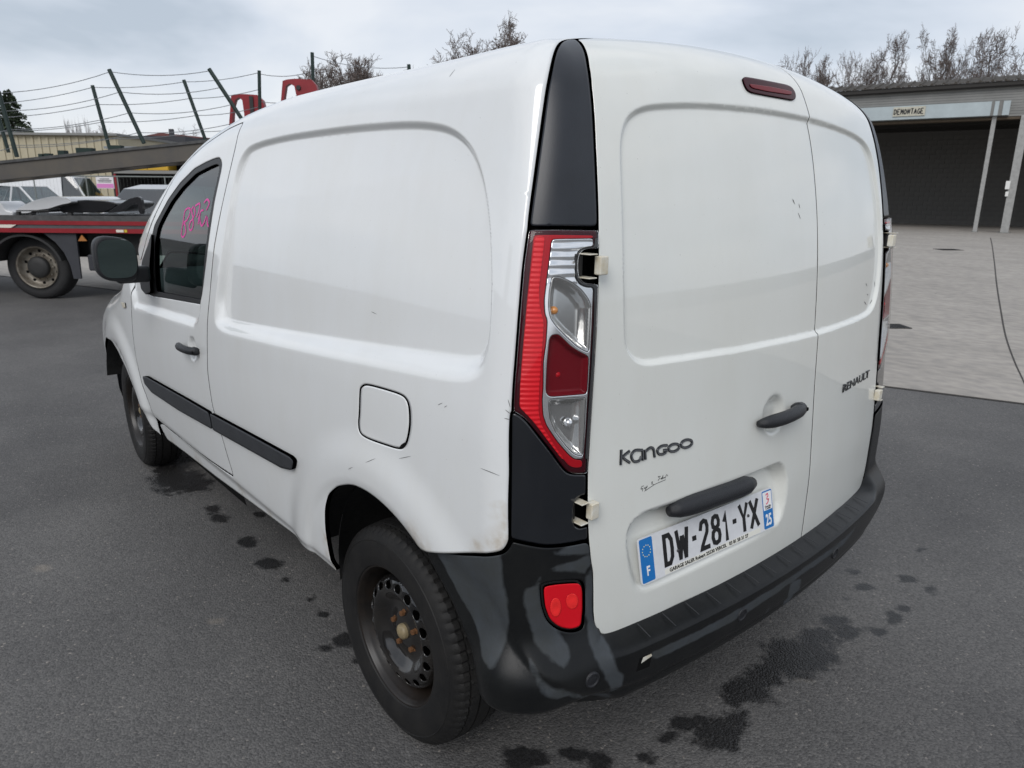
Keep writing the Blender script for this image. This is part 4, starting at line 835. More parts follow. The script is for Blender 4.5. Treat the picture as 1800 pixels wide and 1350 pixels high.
def make_wheel():
    Wm = empty('wheel', parent=VAN); ty_ = mesh_obj('tyre', TV, TF, 'tyre_rubber', Wm, True); ty_.data.set_sharp_from_angle(angle=R_(28))
    rm = mesh_obj('rim', RV, RF, 'rim_steel', Wm, True)
    so = rm.modifiers.new('solid', 'SOLIDIFY'); so.thickness = .004; so.offset = -1
    mb = MB(); mb.lathe([(.200, .078), (.2035, .0835), (.2015, .0875), (.197, .0870), (.1945, .082), (.1905, .074), (.1875, .068), (.184, .050), (.176, .040), (.171, .018), (.168, -.02), (.186, -.06), (.200, -.085)], (0, 0, 0), (0, 1, 0), 96); mb.build('rim_barrel', 'rim_rust', rm, True)
    mb = MB(); mb.lathe([(.0, -.004), (.165, -.004), (.165, -.03)], (0, 0, 0), (0, 1, 0), 48); mb.build('brake_drum', 'drum', Wm)
    for k in range(5):
        a = 2*math.pi*k/5+.35; mb = MB(); mb.lathe([(.011, .040), (.011, .045), (.0085, .047), (.0085, .056), (.007, .058), (0, .058)], (.054*math.cos(a), 0, .054*math.sin(a)), (0, 1, 0), 6); mb.build('wheel_bolt', 'rust', Wm)
    mb = MB(); mb.lathe([(.0225, .048), (.0225, .058), (.020, .063), (.013, .067), (.005, .0685), (0, .0685)], (0, 0, 0), (0, 1, 0), 28); mb.build('hub_cap', 'hub_cap_cream', Wm, True)
    return Wm
w0 = make_wheel(); w0.location = (0, .766, .309)
for x, y, rz, ry in ((2.70, .760, R_(-3), 1.1), (0, -.766, math.pi, .4), (2.70, -.760, math.pi-R_(3), 2.)):
    c = copy_tree(w0, VAN); c.location = (x, y, .309); c.rotation_euler = (0, 0, rz)
w0.rotation_euler = (0, R_(8), 0)
# ---- door mirror
mat('mirror_glass', (.15, .20, .195), .02, metal=1.)
MR = empty('door_mirror', parent=VAN)
mc = on_plane([(204, 452)], (0, 1.04, 0), (0, 1, 0))[0]
def sgp(v, e): return math.copysign(abs(v)**e, v)
V = []; Fc = []; nu, nv = 28, 14
for j in range(nv+1):
    ph = -math.pi/2+math.pi*j/nv
    for i in range(nu):
        th = 2*math.pi*i/nu; y = .080*sgp(math.cos(th), .62)*sgp(math.cos(ph), .7); z = .092*sgp(math.sin(th), .62)*sgp(math.cos(ph), .7)-.01; x = .085*sgp(math.sin(ph), .8)
        x = max(x, -.030); V.append((mc[0]+x+.02, mc[1]+y, mc[2]+z+y*.15))
Fc = [(j*nu+i, j*nu+(i+1) % nu, (j+1)*nu+(i+1) % nu, (j+1)*nu+i) for j in range(nv) for i in range(nu)]
mesh_obj('mirror_housing', V, Fc, 'handle_plastic', MR, True)
poly = [(.069*sgp(math.cos(t), .6), .078*sgp(math.sin(t), .6)-.005) for t in np.linspace(0, 2*math.pi, 33)[:-1]]
mb = MB(); nx = nrm(np.array([-1, .22, -.03])); ayy = nrm(np.cross([0, 0, 1.], nx)); azz = np.cross(nx, ayy); mb.prism([(-a, b) for a, b in poly], mc+[-.022, 0, 0], ayy, azz, nx, .006); mb.build('mirror_glass', 'mirror_glass', MR)
Ps = hit([(256, 475)])[0]; mb = MB(); mb.box((mc*.5+Ps*.5+np.array([.0, -.0, -.045])), (.055, abs(mc[1]-Ps[1])-.02, .07)); mb.build('mirror_arm', 'handle_plastic', MR, bevel=.015)
panel('mirror_sail', VAN, hit(SAIL), SIDE, .02, 'seal_black', off=.004, gap=0, mirror=True, cap=.006)
# ---- cabin
mat('cab_grey', (.10, .11, .11), .6); mat('cab_dark', (.02, .021, .023), .6, bump=.2); mat('cab_trim', (.22, .24, .24), .6); mat('seat_cloth', (.035, .036, .04), .9, bump=.4, bscale=200)
mb = MB(); mb.box((1.8, 0, .50), (1.4, 1.4, .06)); mb.build('cab_floor', 'cab_dark', VAN)
mb = MB(); mb.prism([(2.15, .72), (2.62, .72), (2.62, 1.07), (2.38, 1.12), (2.18, 1.04)], (0, -.76, 0), (1, 0, 0), (0, 0, 1), (0, 1, 0), 1.52); mb.build('dashboard', 'cab_dark', VAN, bevel=.03)
for s_ in (.37, -.37):
    ST = empty('seat', parent=VAN)
    mb = MB(); mb.box((1.58, s_, .72), (.50, .50, .16)); mb.build('seat_cushion', 'seat_cloth', ST, bevel=.05, seg=3)
    mb = MB(); t_ = R_(14); mb.box((1.30, s_, 1.02), (.14, .48, .60), [(math.cos(t_), 0, math.sin(t_)), (0, 1, 0), (-math.sin(t_), 0, math.cos(t_))]); mb.build('seat_back', 'seat_cloth', ST, bevel=.05, seg=3)
    mb = MB(); mb.box((1.20, s_, 1.43), (.10, .26, .16)); mb.build('headrest', 'seat_cloth', ST, bevel=.04, seg=3)
    mb = MB(); mb.tube([(1.215, s_-.06, 1.30), (1.20, s_-.06, 1.40)], .007, 6); mb.tube([(1.215, s_+.06, 1.30), (1.20, s_+.06, 1.40)], .007, 6); mb.build('headrest_stalk', 'badge_chrome', ST)
SW = MB(); cc = np.array([2.02, .37, 1.06]); ax = nrm(np.array([-.85, 0, .52])); u_ = np.array([0, 1., 0]); v_ = np.cross(ax, u_)
ring = [cc+.185*(u_*math.cos(t)+v_*math.sin(t)) for t in np.linspace(0, 2*math.pi, 37)]; SW.tube(ring, .014, 8, False)
for t in (.1, math.pi-.1, -math.pi/2): SW.tube([cc+ax*-.01, cc+.18*(u_*math.cos(t)+v_*math.sin(t))], .013, 6)
SW.lathe([(.06, -.03), (.06, .0), (0, .01)], cc, ax, 20); SW.build('steering_wheel', 'cab_dark', VAN, True)
mb = MB(); mb.box((1.75, -.80, .85), (1.0, .05, .42)); mb.box((1.75, -.775, 1.06), (1.0, .04, .03)); mb.build('door_trim', 'cab_trim', VAN, bevel=.02)
mb = MB(); mb.box((1.75, .80, .80), (1.0, .04, .36)); mb.build('door_trim', 'cab_trim', VAN, bevel=.02)
# ---- number scrawled in pink marker on the side glass
mat('pink_marker', (.72, .08, .36), .6)
SCR = [[(1298, 455), (1275, 480), (1262, 560), (1250, 640), (1262, 660), (1280, 630), (1278, 580), (1268, 560), (1290, 540), (1308, 500), (1312, 465), (1300, 455)], [(1335, 445), (1322, 470), (1330, 520), (1332, 580), (1318, 612), (1305, 600), (1310, 560), (1330, 530), (1345, 490), (1340, 450)], [(1348, 440), (1378, 425), (1372, 480), (1358, 520)], [(1372, 515), (1368, 570)], [(1405, 470), (1385, 480), (1378, 530), (1390, 580), (1408, 560), (1425, 510)], [(1408, 420), (1430, 395), (1445, 420), (1425, 470)], [(1430, 520), (1432, 570), (1448, 590), (1462, 540), (1468, 490)], [(1462, 545), (1448, 610), (1438, 660)]]
mb = MB()
for k, st_ in enumerate(SCR):
    P, Nn = dsurf(zk(dense(st_, 5), 3.971, 0, 250), d_side); V, Fc = ribbon(P, .0075, Nn, .0004+k*.00005, -.0085); mb.add(V, Fc)
mb.build('marker_number', 'pink_marker', VAN)

o = panel('indicator_repeater', VAN, hit([(214, 531), (221, 532), (222.5, 541), (218, 541.5)]), SIDE, .006, 'hinge_paint', disp=d_side, off=.005, gap=0, rim=.008, er=.003, cap=.004, mirror=True)
# ================================================================== GROUND
def asphalt_mat():
    m = mat('asphalt', (.08, .08, .08), .85); t = m.node_tree; b = t.nodes['Principled BSDF']; N = t.nodes.new; L = t.links.new
    tc = N('ShaderNodeTexCoord'); v = N('ShaderNodeTexVoronoi'); v.inputs['Scale'].default_value = 150.; n = N('ShaderNodeTexNoise'); n.inputs['Scale'].default_value = .55; n.inputs['Detail'].default_value = 7; n.inputs['Roughness'].default_value = .62
    nf = N('ShaderNodeTexNoise'); nf.inputs['Scale'].default_value = 60; nf.inputs['Detail'].default_value = 5; nf.inputs['Roughness'].default_value = .75
    for q in (v, n, nf): L(tc.outputs['Object'], q.inputs['Vector'])
    r1 = N('ShaderNodeValToRGB'); e = r1.color_ramp.elements; e[0].position = .05; e[0].color = (.060, .059, .059, 1); e[1].position = .95; e[1].color = (.160, .155, .150, 1)
    sp = N('ShaderNodeSeparateColor'); L(v.outputs['Color'], sp.inputs[0]); mixf = N('ShaderNodeMath'); mixf.operation = 'MULTIPLY_ADD'; mixf.inputs[1].default_value = .55; L(sp.outputs[0], mixf.inputs[0]); 
    hf = N('ShaderNodeMath'); hf.operation = 'MULTIPLY'; hf.inputs[1].default_value = .5; L(nf.outputs['Fac'], hf.inputs[0]); L(hf.outputs[0], mixf.inputs[2]); L(mixf.outputs[0], r1.inputs[0])
    r2 = N('ShaderNodeValToRGB'); e = r2.color_ramp.elements; e[0].position = .33; e[0].color = (.66, .66, .67, 1); e[1].position = .70; e[1].color = (1.22, 1.21, 1.19, 1); L(n.outputs['Fac'], r2.inputs[0])
    mu = N('ShaderNodeMix'); mu.data_type = 'RGBA'; mu.blend_type = 'MULTIPLY'; mu.inputs[0].default_value = 1; L(r1.outputs[0], mu.inputs[6]); L(r2.outputs[0], mu.inputs[7])
    # light chippings
    rc = N('ShaderNodeValToRGB'); rc.color_ramp.elements[0].position = .985; rc.color_ramp.elements[1].position = .999; L(sp.outputs[1], rc.inputs[0])
    mc_ = N('ShaderNodeMix'); mc_.data_type = 'RGBA'; mc_.inputs[7].default_value = (.24, .22, .20, 1); L(rc.outputs[0], mc_.inputs[0]); L(mu.outputs[2], mc_.inputs[6])
    # oil and water stains, pale dust
    def mask(attr, k, lo, hi):
        a = N('ShaderNodeAttribute'); a.attribute_name = attr; ns = N('ShaderNodeTexNoise'); ns.inputs['Scale'].default_value = 13; ns.inputs['Detail'].default_value = 8; ns.inputs['Roughness'].default_value = .68; L(tc.outputs['Object'], ns.inputs['Vector'])
        s_ = N('ShaderNodeMath'); s_.operation = 'SUBTRACT'; s_.inputs[1].default_value = .5; L(ns.outputs['Fac'], s_.inputs[0]); q = N('ShaderNodeMath'); q.operation = 'MULTIPLY_ADD'; q.inputs[1].default_value = k; L(s_.outputs[0], q.inputs[0]); L(a.outputs['Fac'], q.inputs[2])
        mr = N('ShaderNodeMapRange'); mr.inputs[1].default_value = lo; mr.inputs[2].default_value = hi; L(q.outputs[0], mr.inputs[0]); return mr
    ms = mask('stain', 1.9, .26, .56); mp_ = mask('dust', 1.4, .3, .9)
    x1 = N('ShaderNodeMix'); x1.data_type = 'RGBA'; x1.inputs[7].default_value = (.34, .29, .23, 1); md = N('ShaderNodeMath'); md.operation = 'MULTIPLY'; md.inputs[1].default_value = .28; L(mp_.outputs[0], md.inputs[0]); L(md.outputs[0], x1.inputs[0]); L(mc_.outputs[2], x1.inputs[6])
    x2 = N('ShaderNodeMix'); x2.data_type = 'RGBA'; x2.blend_type = 'MULTIPLY'; x2.inputs[7].default_value = (.20, .20, .205, 1); L(ms.outputs[0], x2.inputs[0]); L(x1.outputs[2], x2.inputs[6]); L(x2.outputs[2], b.inputs['Base Color'])
    ro = N('ShaderNodeMapRange'); ro.inputs[3].default_value = .80; ro.inputs[4].default_value = .42; L(ms.outputs[0], ro.inputs[0]); L(ro.outputs[0], b.inputs['Roughness'])
    b.inputs['Specular IOR Level'].default_value = .5
    bp = N('ShaderNodeBump'); bp.inputs['Strength'].default_value = .55; bp.inputs['Distance'].default_value = .004; ad = N('ShaderNodeMath'); ad.operation = 'MULTIPLY_ADD'; ad.inputs[1].default_value = -1.2; L(v.outputs['Distance'], ad.inputs[0]); L(nf.outputs['Fac'], ad.inputs[2]); L(ad.outputs[0], bp.inputs['Height']); L(bp.outputs[0], b.inputs['Normal'])
asphalt_mat()
ST_PX = [(1400, 1152, 92, 46), (1310, 1215, 62, 36), (1345, 1185, 50, 30), (1205, 1270, 38, 24), (1262, 1290, 62, 42), (1290, 1265, 34, 22), (1175, 1297, 22, 16), (1055, 1340, 38, 22), (920, 1332, 60, 28), (1000, 1325, 30, 16), (1140, 1332, 26, 16), (1495, 1112, 30, 18), (1440, 1118, 40, 22), (1470, 1092, 34, 16), (1545, 1110, 22, 10), (1572, 1085, 20, 16), (1590, 1070, 18, 10), (1635, 1040, 14, 12), (1490, 1057, 12, 8), (1518, 1032, 24, 9), (1595, 1018, 22, 9), (1502, 1006, 16, 7), (1615, 965, 10, 5), (1420, 1190, 18, 10),
 (312, 845, 62, 30), (300, 830, 40, 26), (345, 850, 40, 22), (373, 893, 22, 9), (386, 910, 24, 11), (436, 953, 26, 13), (472, 992, 30, 15), (566, 1080, 16, 9), (604, 1127, 30, 18), (545, 1052, 14, 9), (565, 1140, 22, 9), (500, 1020, 12, 6), (640, 1160, 26, 12), (455, 905, 14, 8)]
DU_PX = [(75, 1000, 26, 12), (378, 1092, 22, 8), (1415, 1195, 22, 10)]
def near_grid(name, x0, x1, y0, y1, h, z=0.):
    xs = np.arange(x0, x1+1e-6, h); ys = np.arange(y0, y1+1e-6, h); X, Y = np.meshgrid(xs, ys); V = np.stack([X.ravel(), Y.ravel(), np.full(X.size, z)], 1); nx = len(xs); j, i = np.meshgrid(np.arange(len(ys)-1), np.arange(nx-1), indexing='ij'); a = j*nx+i
    Fc = np.stack([a, a+1, a+nx+1, a+nx], -1).reshape(-1, 4)
    def fld(lst):
        o = np.zeros(len(V))
        for px, py, rx, ry in lst:
            c = on_ground([(px, py), (px+rx, py), (px, py-ry), (px, py+ry), (px-rx, py)]); c0 = c[0]; a_ = (c[1]-c[4])/2; b_ = (c[2]-c[3])/2
            Mi = np.linalg.inv(np.array([[a_[0], b_[0]], [a_[1], b_[1]]])); q = (V[:, :2]-c0[:2])@Mi.T; o = np.maximum(o, 1.15-np.hypot(q[:, 0], q[:, 1]))
        return np.clip(o, 0, 1)
    return V, Fc, {'stain': fld(ST_PX), 'dust': fld(DU_PX)}
GX0, GX1, GY0, GY1 = -2.6, 4.6, -3.6, 3.2
V, Fc, at_ = near_grid('g', GX0, GX1, GY0, GY1, .03)
nv = len(V); B = 600.; V = np.concatenate([V, [(-B, -B, 0), (B, -B, 0), (B, B, 0), (-B, B, 0)]])
xs_n = len(np.arange(GX0, GX1+1e-6, .03)); ys_n = len(np.arange(GY0, GY1+1e-6, .03)); c00, c10, c11, c01 = 0, xs_n-1, xs_n*ys_n-1, xs_n*(ys_n-1)
bot = list(range(c00, c10+1)); rgt = [k*xs_n+xs_n-1 for k in range(ys_n)]; topp = list(range(c11, c01-1, -1)); lft = [k*xs_n for k in range(ys_n-1, -1, -1)]
Fl = [tuple(f) for f in Fc]+[(nv, nv+1)+tuple(bot[::-1]), (nv+1, nv+2)+tuple(rgt[::-1]), (nv+2, nv+3)+tuple(topp[::-1]), (nv+3, nv)+tuple(lft[::-1])]
G = mesh_obj('asphalt_ground', V, Fl, 'asphalt', attrs={k: np.r_[a, 0, 0, 0, 0] for k, a in at_.items()}); tag(G, kind='structure')
def concrete_mat():
    m = mat('concrete', (.3, .28, .26), .85); t = m.node_tree; b = t.nodes['Principled BSDF']; N = t.nodes.new; L = t.links.new
    tc = N('ShaderNodeTexCoord'); mp_ = N('ShaderNodeMapping'); mp_.inputs['Rotation'].default_value = (0, 0, .85); mp_.inputs['Scale'].default_value = (.7, 1.0, 1)
    n1 = N('ShaderNodeTexNoise'); n1.inputs['Scale'].default_value = .9; n1.inputs['Detail'].default_value = 8; n1.inputs['Roughness'].default_value = .68; n2 = N('ShaderNodeTexNoise'); n2.inputs['Scale'].default_value = 9; n2.inputs['Detail'].default_value = 6; n3 = N('ShaderNodeTexNoise'); n3.inputs['Scale'].default_value = 5.5; n3.inputs['Detail'].default_value = 2
    L(tc.outputs['Object'], mp_.inputs[0]); L(mp_.outputs[0], n1.inputs['Vector']); L(mp_.outputs[0], n2.inputs['Vector']); L(tc.outputs['Object'], n3.inputs['Vector'])
    r1 = N('ShaderNodeValToRGB'); e = r1.color_ramp.elements; e[0].position = .3; e[0].color = (.285, .265, .24, 1); e[1].position = .66; e[1].color = (.37, .343, .31, 1); L(n1.outputs['Fac'], r1.inputs[0])
    r2 = N('ShaderNodeValToRGB'); e = r2.color_ramp.elements; e[0].position = .35; e[0].color = (.82, .82, .83, 1); e[1].position = .65; e[1].color = (1.08, 1.07, 1.05, 1); L(n2.outputs['Fac'], r2.inputs[0])
    mu = N('ShaderNodeMix'); mu.data_type = 'RGBA'; mu.blend_type = 'MULTIPLY'; mu.inputs[0].default_value = 1; L(r1.outputs[0], mu.inputs[6]); L(r2.outputs[0], mu.inputs[7])
    r3 = N('ShaderNodeValToRGB'); r3.color_ramp.elements[0].position = .76; r3.color_ramp.elements[1].position = .80; L(n3.outputs['Fac'], r3.inputs[0])
    x = N('ShaderNodeMix'); x.data_type = 'RGBA'; x.inputs[7].default_value = (.07, .066, .06, 1); L(r3.outputs[0], x.inputs[0]); L(mu.outputs[2], x.inputs[6]); L(x.outputs[2], b.inputs['Base Color'])
    bp = N('ShaderNodeBump'); bp.inputs['Strength'].default_value = .25; bp.inputs['Distance'].default_value = .01; L(n2.outputs['Fac'], bp.inputs['Height']); L(bp.outputs[0], b.inputs['Normal'])
concrete_mat(); mat('joint_dark', (.045, .04, .036), .9)
E0, E1 = on_ground([(1548, 678)])[0], on_ground([(1800, 709.5)])[0]; ed = nrm(E1-E0); en = np.array([ed[1], -ed[0], 0]); en = en if en[1] < 0 else -en
ap = [E0-ed*40, E1+ed*25, E1+ed*25+en*75, E0-ed*40+en*75]
mb = MB(); mb.prism([(p[0], p[1]) for p in ap], (0, 0, -.05), (1, 0, 0), (0, 1, 0), (0, 0, 1), .056); AP = mb.build('concrete_apron', 'concrete'); tag(AP, kind='structure')
mb = MB(); V, Fc = ribbon([E0-ed*40-en*.02+[0, 0, .003], E1+ed*25-en*.02+[0, 0, .003]], .035, [(0, 0, 1), (0, 0, 1)], .0008, .001); mb.add(V, Fc); mb.build('apron_joint', 'joint_dark', AP)
J = on_ground(dense([(1741, 418), (1744, 432), (1748, 462), (1752, 500), (1759, 545), (1768, 592), (1783, 635), (1800, 672), (1830, 740)], 6), .006)
mb = MB(); V, Fc = ribbon(J, np.interp(np.arange(len(J)), [0, len(J)], [.03, .009]), np.repeat([[0, 0, 1.]], len(J), 0), .001, .001); mb.add(V, Fc); mb.build('slab_joint', 'joint_dark', AP)
mat('cast_iron', (.035, .033, .032), .6, metal=.4, var=.4, vscale=30)
def grate(cx, length, width, n, label):
    c = on_ground([cx], .006)[0]; t = empty('drain_grate', (c[0], c[1], .004)); tag(t, label, 'drain'); ax = nrm(CR*[1, 1, 0]); t.rotation_euler = (0, 0, math.atan2(ax[1], ax[0]))
    mb = MB()
    for s_ in (-1, 1): mb.box((0, s_*(width/2-.012), .006), (length, .024, .012)); mb.box((s_*(length/2-.012), 0, .0061), (.024, width-.05, .0118))
    mb.build('grate_frame', 'cast_iron', t)
    mb = MB(); mb.box((0, 0, .0035), (length-.05, width-.05, .002)); mb.build('grate_pit', 'cavity', t)
    for k in range(n):
        mb = MB(); mb.box((-length/2+.045+(length-.09)*k/(n-1), 0, .0072), (.022, width-.05, .006)); mb.build('grate_bar', 'cast_iron', t)
grate((1570, 574), .30, .28, 6, 'small iron drain grate near the edge of the concrete apron'); grate((1667, 439), .62, .5, 7, 'iron drain grate in front of the open warehouse bay')
c = on_ground([(1596, 574)], .006)[0]; mb = MB(); mb.lathe([(.045, 0), (.045, .006), (.03, .008), (0, .008)], c, (0, 0, 1), 20); o = mb.build('stop_cock_cover', 'cast_iron'); tag(o, 'small round iron cover set in the concrete beside the drain grate', 'drain cover')
# ================================================================== WAREHOUSE (right)
mat('fascia_metal', (.25, .25, .24), .5, metal=.2, var=.2, vscale=1.5); mat('beam_grey', (.42, .48, .50), .45, var=.2, vscale=1.2); mat('tile_brown', (.075, .066, .056), .85, var=.5, vscale=3); mat('tile_dark', (.03, .028, .026), .8); mat('post_paint', (.36, .36, .35), .5, var=.3, vscale=8); mat('soffit', (.10, .075, .05), .8, var=.4, vscale=4); mat('block_grey', (.16, .157, .15), .9, var=.2, vscale=2, bump=.4, bscale=60); mat('mortar_dark', (.145, .142, .136), .95); mat('sign_cream', (.55, .53, .44), .6, var=.3, vscale=10); mat('patch_grey', (.20, .20, .19), .6, var=.3, vscale=5)
P1 = on_ground([(1713, 408)])[0]; fd = np.array([math.cos(R_(15)), math.sin(R_(15)), 0]); fn = np.array([fd[1], -fd[0], 0])   # along the front, and inwards (away from camera)
Z3 = np.array([0, 0, 1.])
WH = empty('warehouse', tuple(P1)); tag(WH, 'low grey warehouse with open bay, tiled eave and DEMONTAGE sign on its beam', 'warehouse')
def wl(px): Q = on_plane(px, P1, fn); return np.stack([(Q-P1)@fd, Q[:, 2]], 1)      # pixel -> (along, height) on the front plane
FA = [fd, fn, Z3]
def wbox(name, x0, x1, d0, d1, z0, z1, m, par=None, bevel=0):
    mb = MB(); mb.box(fd*(x0+x1)/2+fn*(d0+d1)/2+Z3*(z0+z1)/2, (x1-x0, d1-d0, z1-z0), FA); return mb.build(name, m, par or WH, bevel=bevel)
XL, XR = 14.5, -7.0           # the front runs from behind the van (left) past the right edge; along-axis grows to the left of the picture
wbox('upper_wall', XR, XL, .14, .34, 4.80, 6.0, 'mortar_dark')
for k in range(11): wbox('cladding_board', XR, XL, .02, .14, 4.82+k*.108, 4.82+k*.108+.098, 'fascia_metal')
bx = wl([(1522, 200), (1745, 190), (1758, 190), (1773, 190)])[:, 0]
wbox('lintel_beam', bx[1]+.05, XL, -.25, .0, 4.85, 5.42, 'beam_grey'); wbox('lintel_joint', bx[2]+.2, bx[1]+.05, -.22, .0, 4.85, 5.42, 'patch_grey'); wbox('lintel_beam', bx[3]+.35, bx[2]+.2, -.25, .0, 4.85, 5.42, 'beam_grey'); wbox('lintel_joint', bx[3]+.2, bx[3]+.35, -.22, 0, 4.85, 5.42, 'patch_grey'); wbox('lintel_beam', bx[3]-.05, bx[3]+.2, -.25, 0, 4.85, 5.42, 'beam_grey')
wbox('soffit_board', XR, XL, -.02, .5, 4.70, 4.795, 'soffit')
wbox('roof_slab', XR, XL, .36, 15.8, 5.2, 5.35, 'mortar_dark'); wbox('side_wall', XL-.3, XL, .4, 15.8, 0, 5.2, 'block_grey'); wbox('side_wall', XR, XR+.3, .4, 15.8, 0, 5.2, 'block_grey')
for k in range(4): wbox('roof_purlin', XR+.3, XL-.3, 2.5+k*3, 2.7+k*3, 4.95, 5.19, 'tile_dark')
BD = 9.0
BW = wbox('back_wall', XR+.3, XL-.3, BD, BD+.2, 0, 5.2, 'mortar_dark')
bm = MB(); bm.box((0, 0, 0), (.485, .04, .235), FA); b0 = bm.build('block', 'block_grey', BW); first = True; nb = 0
for r in range(19):
    for cidx in range(16):
        xb = -2.3+cidx*.5+(.25 if r % 2 else 0); p = fd*xb+fn*(BD-.012+.004*random.random())+Z3*(.125+r*.25)
        if nb >= 300: continue
        ob = b0 if first else b0.copy()
        if not first: COL.objects.link(ob)
        ob.location = tuple(p); first = False; nb += 1
eav = wl([(1491, 168), (1800, 148), (1472, 157), (1800, 133)]); ZE = 6.03
wbox('eave_board', XR, XL, -.27, -.22, ZE+.0, ZE+.17, 'tile_dark'); wbox('eave_soffit', XR, XL, -.22, .3, ZE-.04, ZE+.01, 'tile_dark')
n_t = 0
ta = fd; tr = nrm(fn*1+Z3*.22); tn = np.cross(ta, tr); tn = tn if tn[2] > 0 else -tn
tm = MB(); pts = [(-.222, 0), (-.16, .02), (.10, .02), (.13, .085), (.19, .085), (.222, .0)]
tm.prism(pts, (0, 0, 0), ta, tn, tr, 1.9); tl0 = tm.build('roof_tile_row', 'tile_brown', WH)
tlp = [tl0]
xk = XR
while xk < XL:
    ob = tl0 if n_t == 0 else tl0.copy()
    if n_t: COL.objects.link(ob)
    ob.location = tuple(fd*xk-fn*.32+Z3*(ZE+.17)); xk += .445; n_t += 1
for (pxb, wdt, dep, m_) in (((1713, 408), .16, .0, 'post_paint'), ((1765, 409), .30, .0, 'post_paint')):
    q = wl([pxb])[0]; P_ = empty('support_post', parent=WH); x0 = q[0]
    mb = MB(); mb.box(fd*x0+Z3*2.42+fn*.05, (wdt*.14, wdt, 4.84), FA); mb.box(fd*x0+Z3*2.42+fn*(.05-wdt/2), (wdt, .03, 4.839), FA); mb.box(fd*x0+Z3*2.42+fn*(.05+wdt/2), (wdt, .03, 4.839), FA); mb.build('steel_section', m_, P_)
    mb = MB(); mb.box(fd*x0+Z3*.015+fn*.05, (wdt*1.6, wdt*1.8, .03), FA); mb.build('base_plate', 'patch_grey', P_)
q = wl([(1772, 325), (1769, 341)]); mat('box_white', (.7, .7, .68), .5)
for k, (a, z_) in enumerate(q): wbox('switch_box', a-.07, a+.09-.05*k, -.2, -.12, z_-.18+.08*k, z_+.16-.06*k, 'box_white')
sg = wl([(1571.7, 197), (1627, 200)])[:, 0]
SGN = wbox('wall_sign', sg[1], sg[0], -.30, -.255, 4.98, 5.37, 'sign_cream')
HW = {'D': [[(0, 0), (0, 1)], [(0, 1), (.7, .8), (.7, .2), (0, 0)]], 'E': [[(.8, 1), (0, 1), (0, 0), (.8, 0)], [(0, .5), (.6, .5)]], 'M': [[(0, 0), (.05, 1), (.4, .3), (.75, 1), (.8, 0)]], 'O': [[(.4, 1), (0, .6), (.1, .1), (.5, 0), (.8, .5), (.4, 1)]], 'N': [[(0, 0), (.05, 1), (.7, 0), (.75, 1)]], 'T': [[(0, 1), (.9, 1)], [(.45, 1), (.4, 0)]], 'A': [[(0, 0), (.4, 1), (.8, 0)], [(.15, .4), (.65, .4)]], 'G': [[(.8, .85), (.4, 1), (0, .5), (.3, 0), (.8, .1), (.8, .45), (.5, .45)]]}
w_ = (sg[0]-sg[1])/9.6; mb = MB()
for k, ch in enumerate('DEMONTAGE'):
    for st_ in HW[ch]:
        p = np.array(st_)*[w_*.85, .22]+[w_*.35+k*w_, 5.06]; P = np.array([fd*(sg[0]-a)+Z3*z_-fn*.30 for a, z_ in p]); P = np.concatenate([np.linspace(P[i], P[i+1], 4) for i in range(len(P)-1)])
        keep = np.r_[True, np.linalg.norm(np.diff(P, axis=0), axis=1) > 1e-6]; P = P[keep]; Vv, Fc = ribbon(P, .042, np.repeat(-fn[None], len(P), 0), .003, .002); mb.add(Vv, Fc)
mb.build('sign_lettering', 'plate_black', SGN)
# ================================================================== CAR TRANSPORTER (left)
mat('rail_grey', (.10, .105, .11), .5, var=.3, vscale=6); mat('rail_red', (.30, .022, .03), .4, var=.3, vscale=5); mat('guard_grey', (.045, .047, .055), .6, var=.2); mat('deck_steel', (.11, .11, .11), .6, metal=.3, var=.5, vscale=12); mat('deck_beam', (.085, .08, .075), .6, var=.4, vscale=4, col2=(.12, .105, .085)); mat('post_green', (.012, .028, .024), .5); mat('wire_grey', (.25, .26, .27), .4, metal=.5); mat('truck_tyre', (.025, .025, .026), .75, var=.3, vscale=20); mat('truck_rim', (.30, .28, .24), .5, metal=.3, var=.5, vscale=12, col2=(.14, .11, .08)); mat('hub_dark', (.03, .03, .03), .6); mat('reflector_white', (.75, .70, .62), .4); mat('reflector_yellow', (.6, .45, .05), .4); mat('hazard_orange', (.40, .16, .04), .6)
W0 = on_ground([(45, 531)])[0]; ty = nrm(CF*[1, 1, 0]); tx = nrm(CR*[1, 1, 0]); TA = [tx, ty, Z3]
TR = empty('car_transporter', tuple(W0)); tag(TR, 'red and grey car transporter lorry with sloping upper deck and wired posts', 'lorry')
def tl_(px, dep=0.): Q = on_plane(px, W0+ty*dep, ty); return np.stack([(Q-W0)@tx, Q[:, 2]], 1)
def tpt(s, d_, z): return tx*s+ty*d_+Z3*z
def tbox(name, s0, s1, d0, d1, z0, z1, m, par=None, bevel=0.):
    mb = MB(); mb.box(tpt((s0+s1)/2, (d0+d1)/2, (z0+z1)/2), (s1-s0, d1-d0, z1-z0), TA); return mb.build(name, m, par or TR, bevel=bevel)
S0, S1 = -4.5, 5.2
tbox('chassis_rail', S0, S1, .03, .11, .935, 1.085, 'rail_grey'); tbox('chassis_rail', S0, S1, 2.29, 2.37, .935, 1.085, 'rail_grey')
tbox('red_stripe', S0, S1, .018, .030, 1.035, 1.088, 'rail_red'); tbox('red_stripe', S0, S1, .016, .030, .932, .990, 'rail_red')
tbox('deck_floor', S0, S1, .10, 2.30, 1.04, 1.085, 'deck_steel')
for k in range(34): tbox('deck_rung', S0+.1+k*.28, S0+.2+k*.28, .12, 2.28, 1.085, 1.125, 'deck_steel')
tbox('deck_edge', S0, S1, .02, .10, 1.088, 1.155, 'deck_steel')
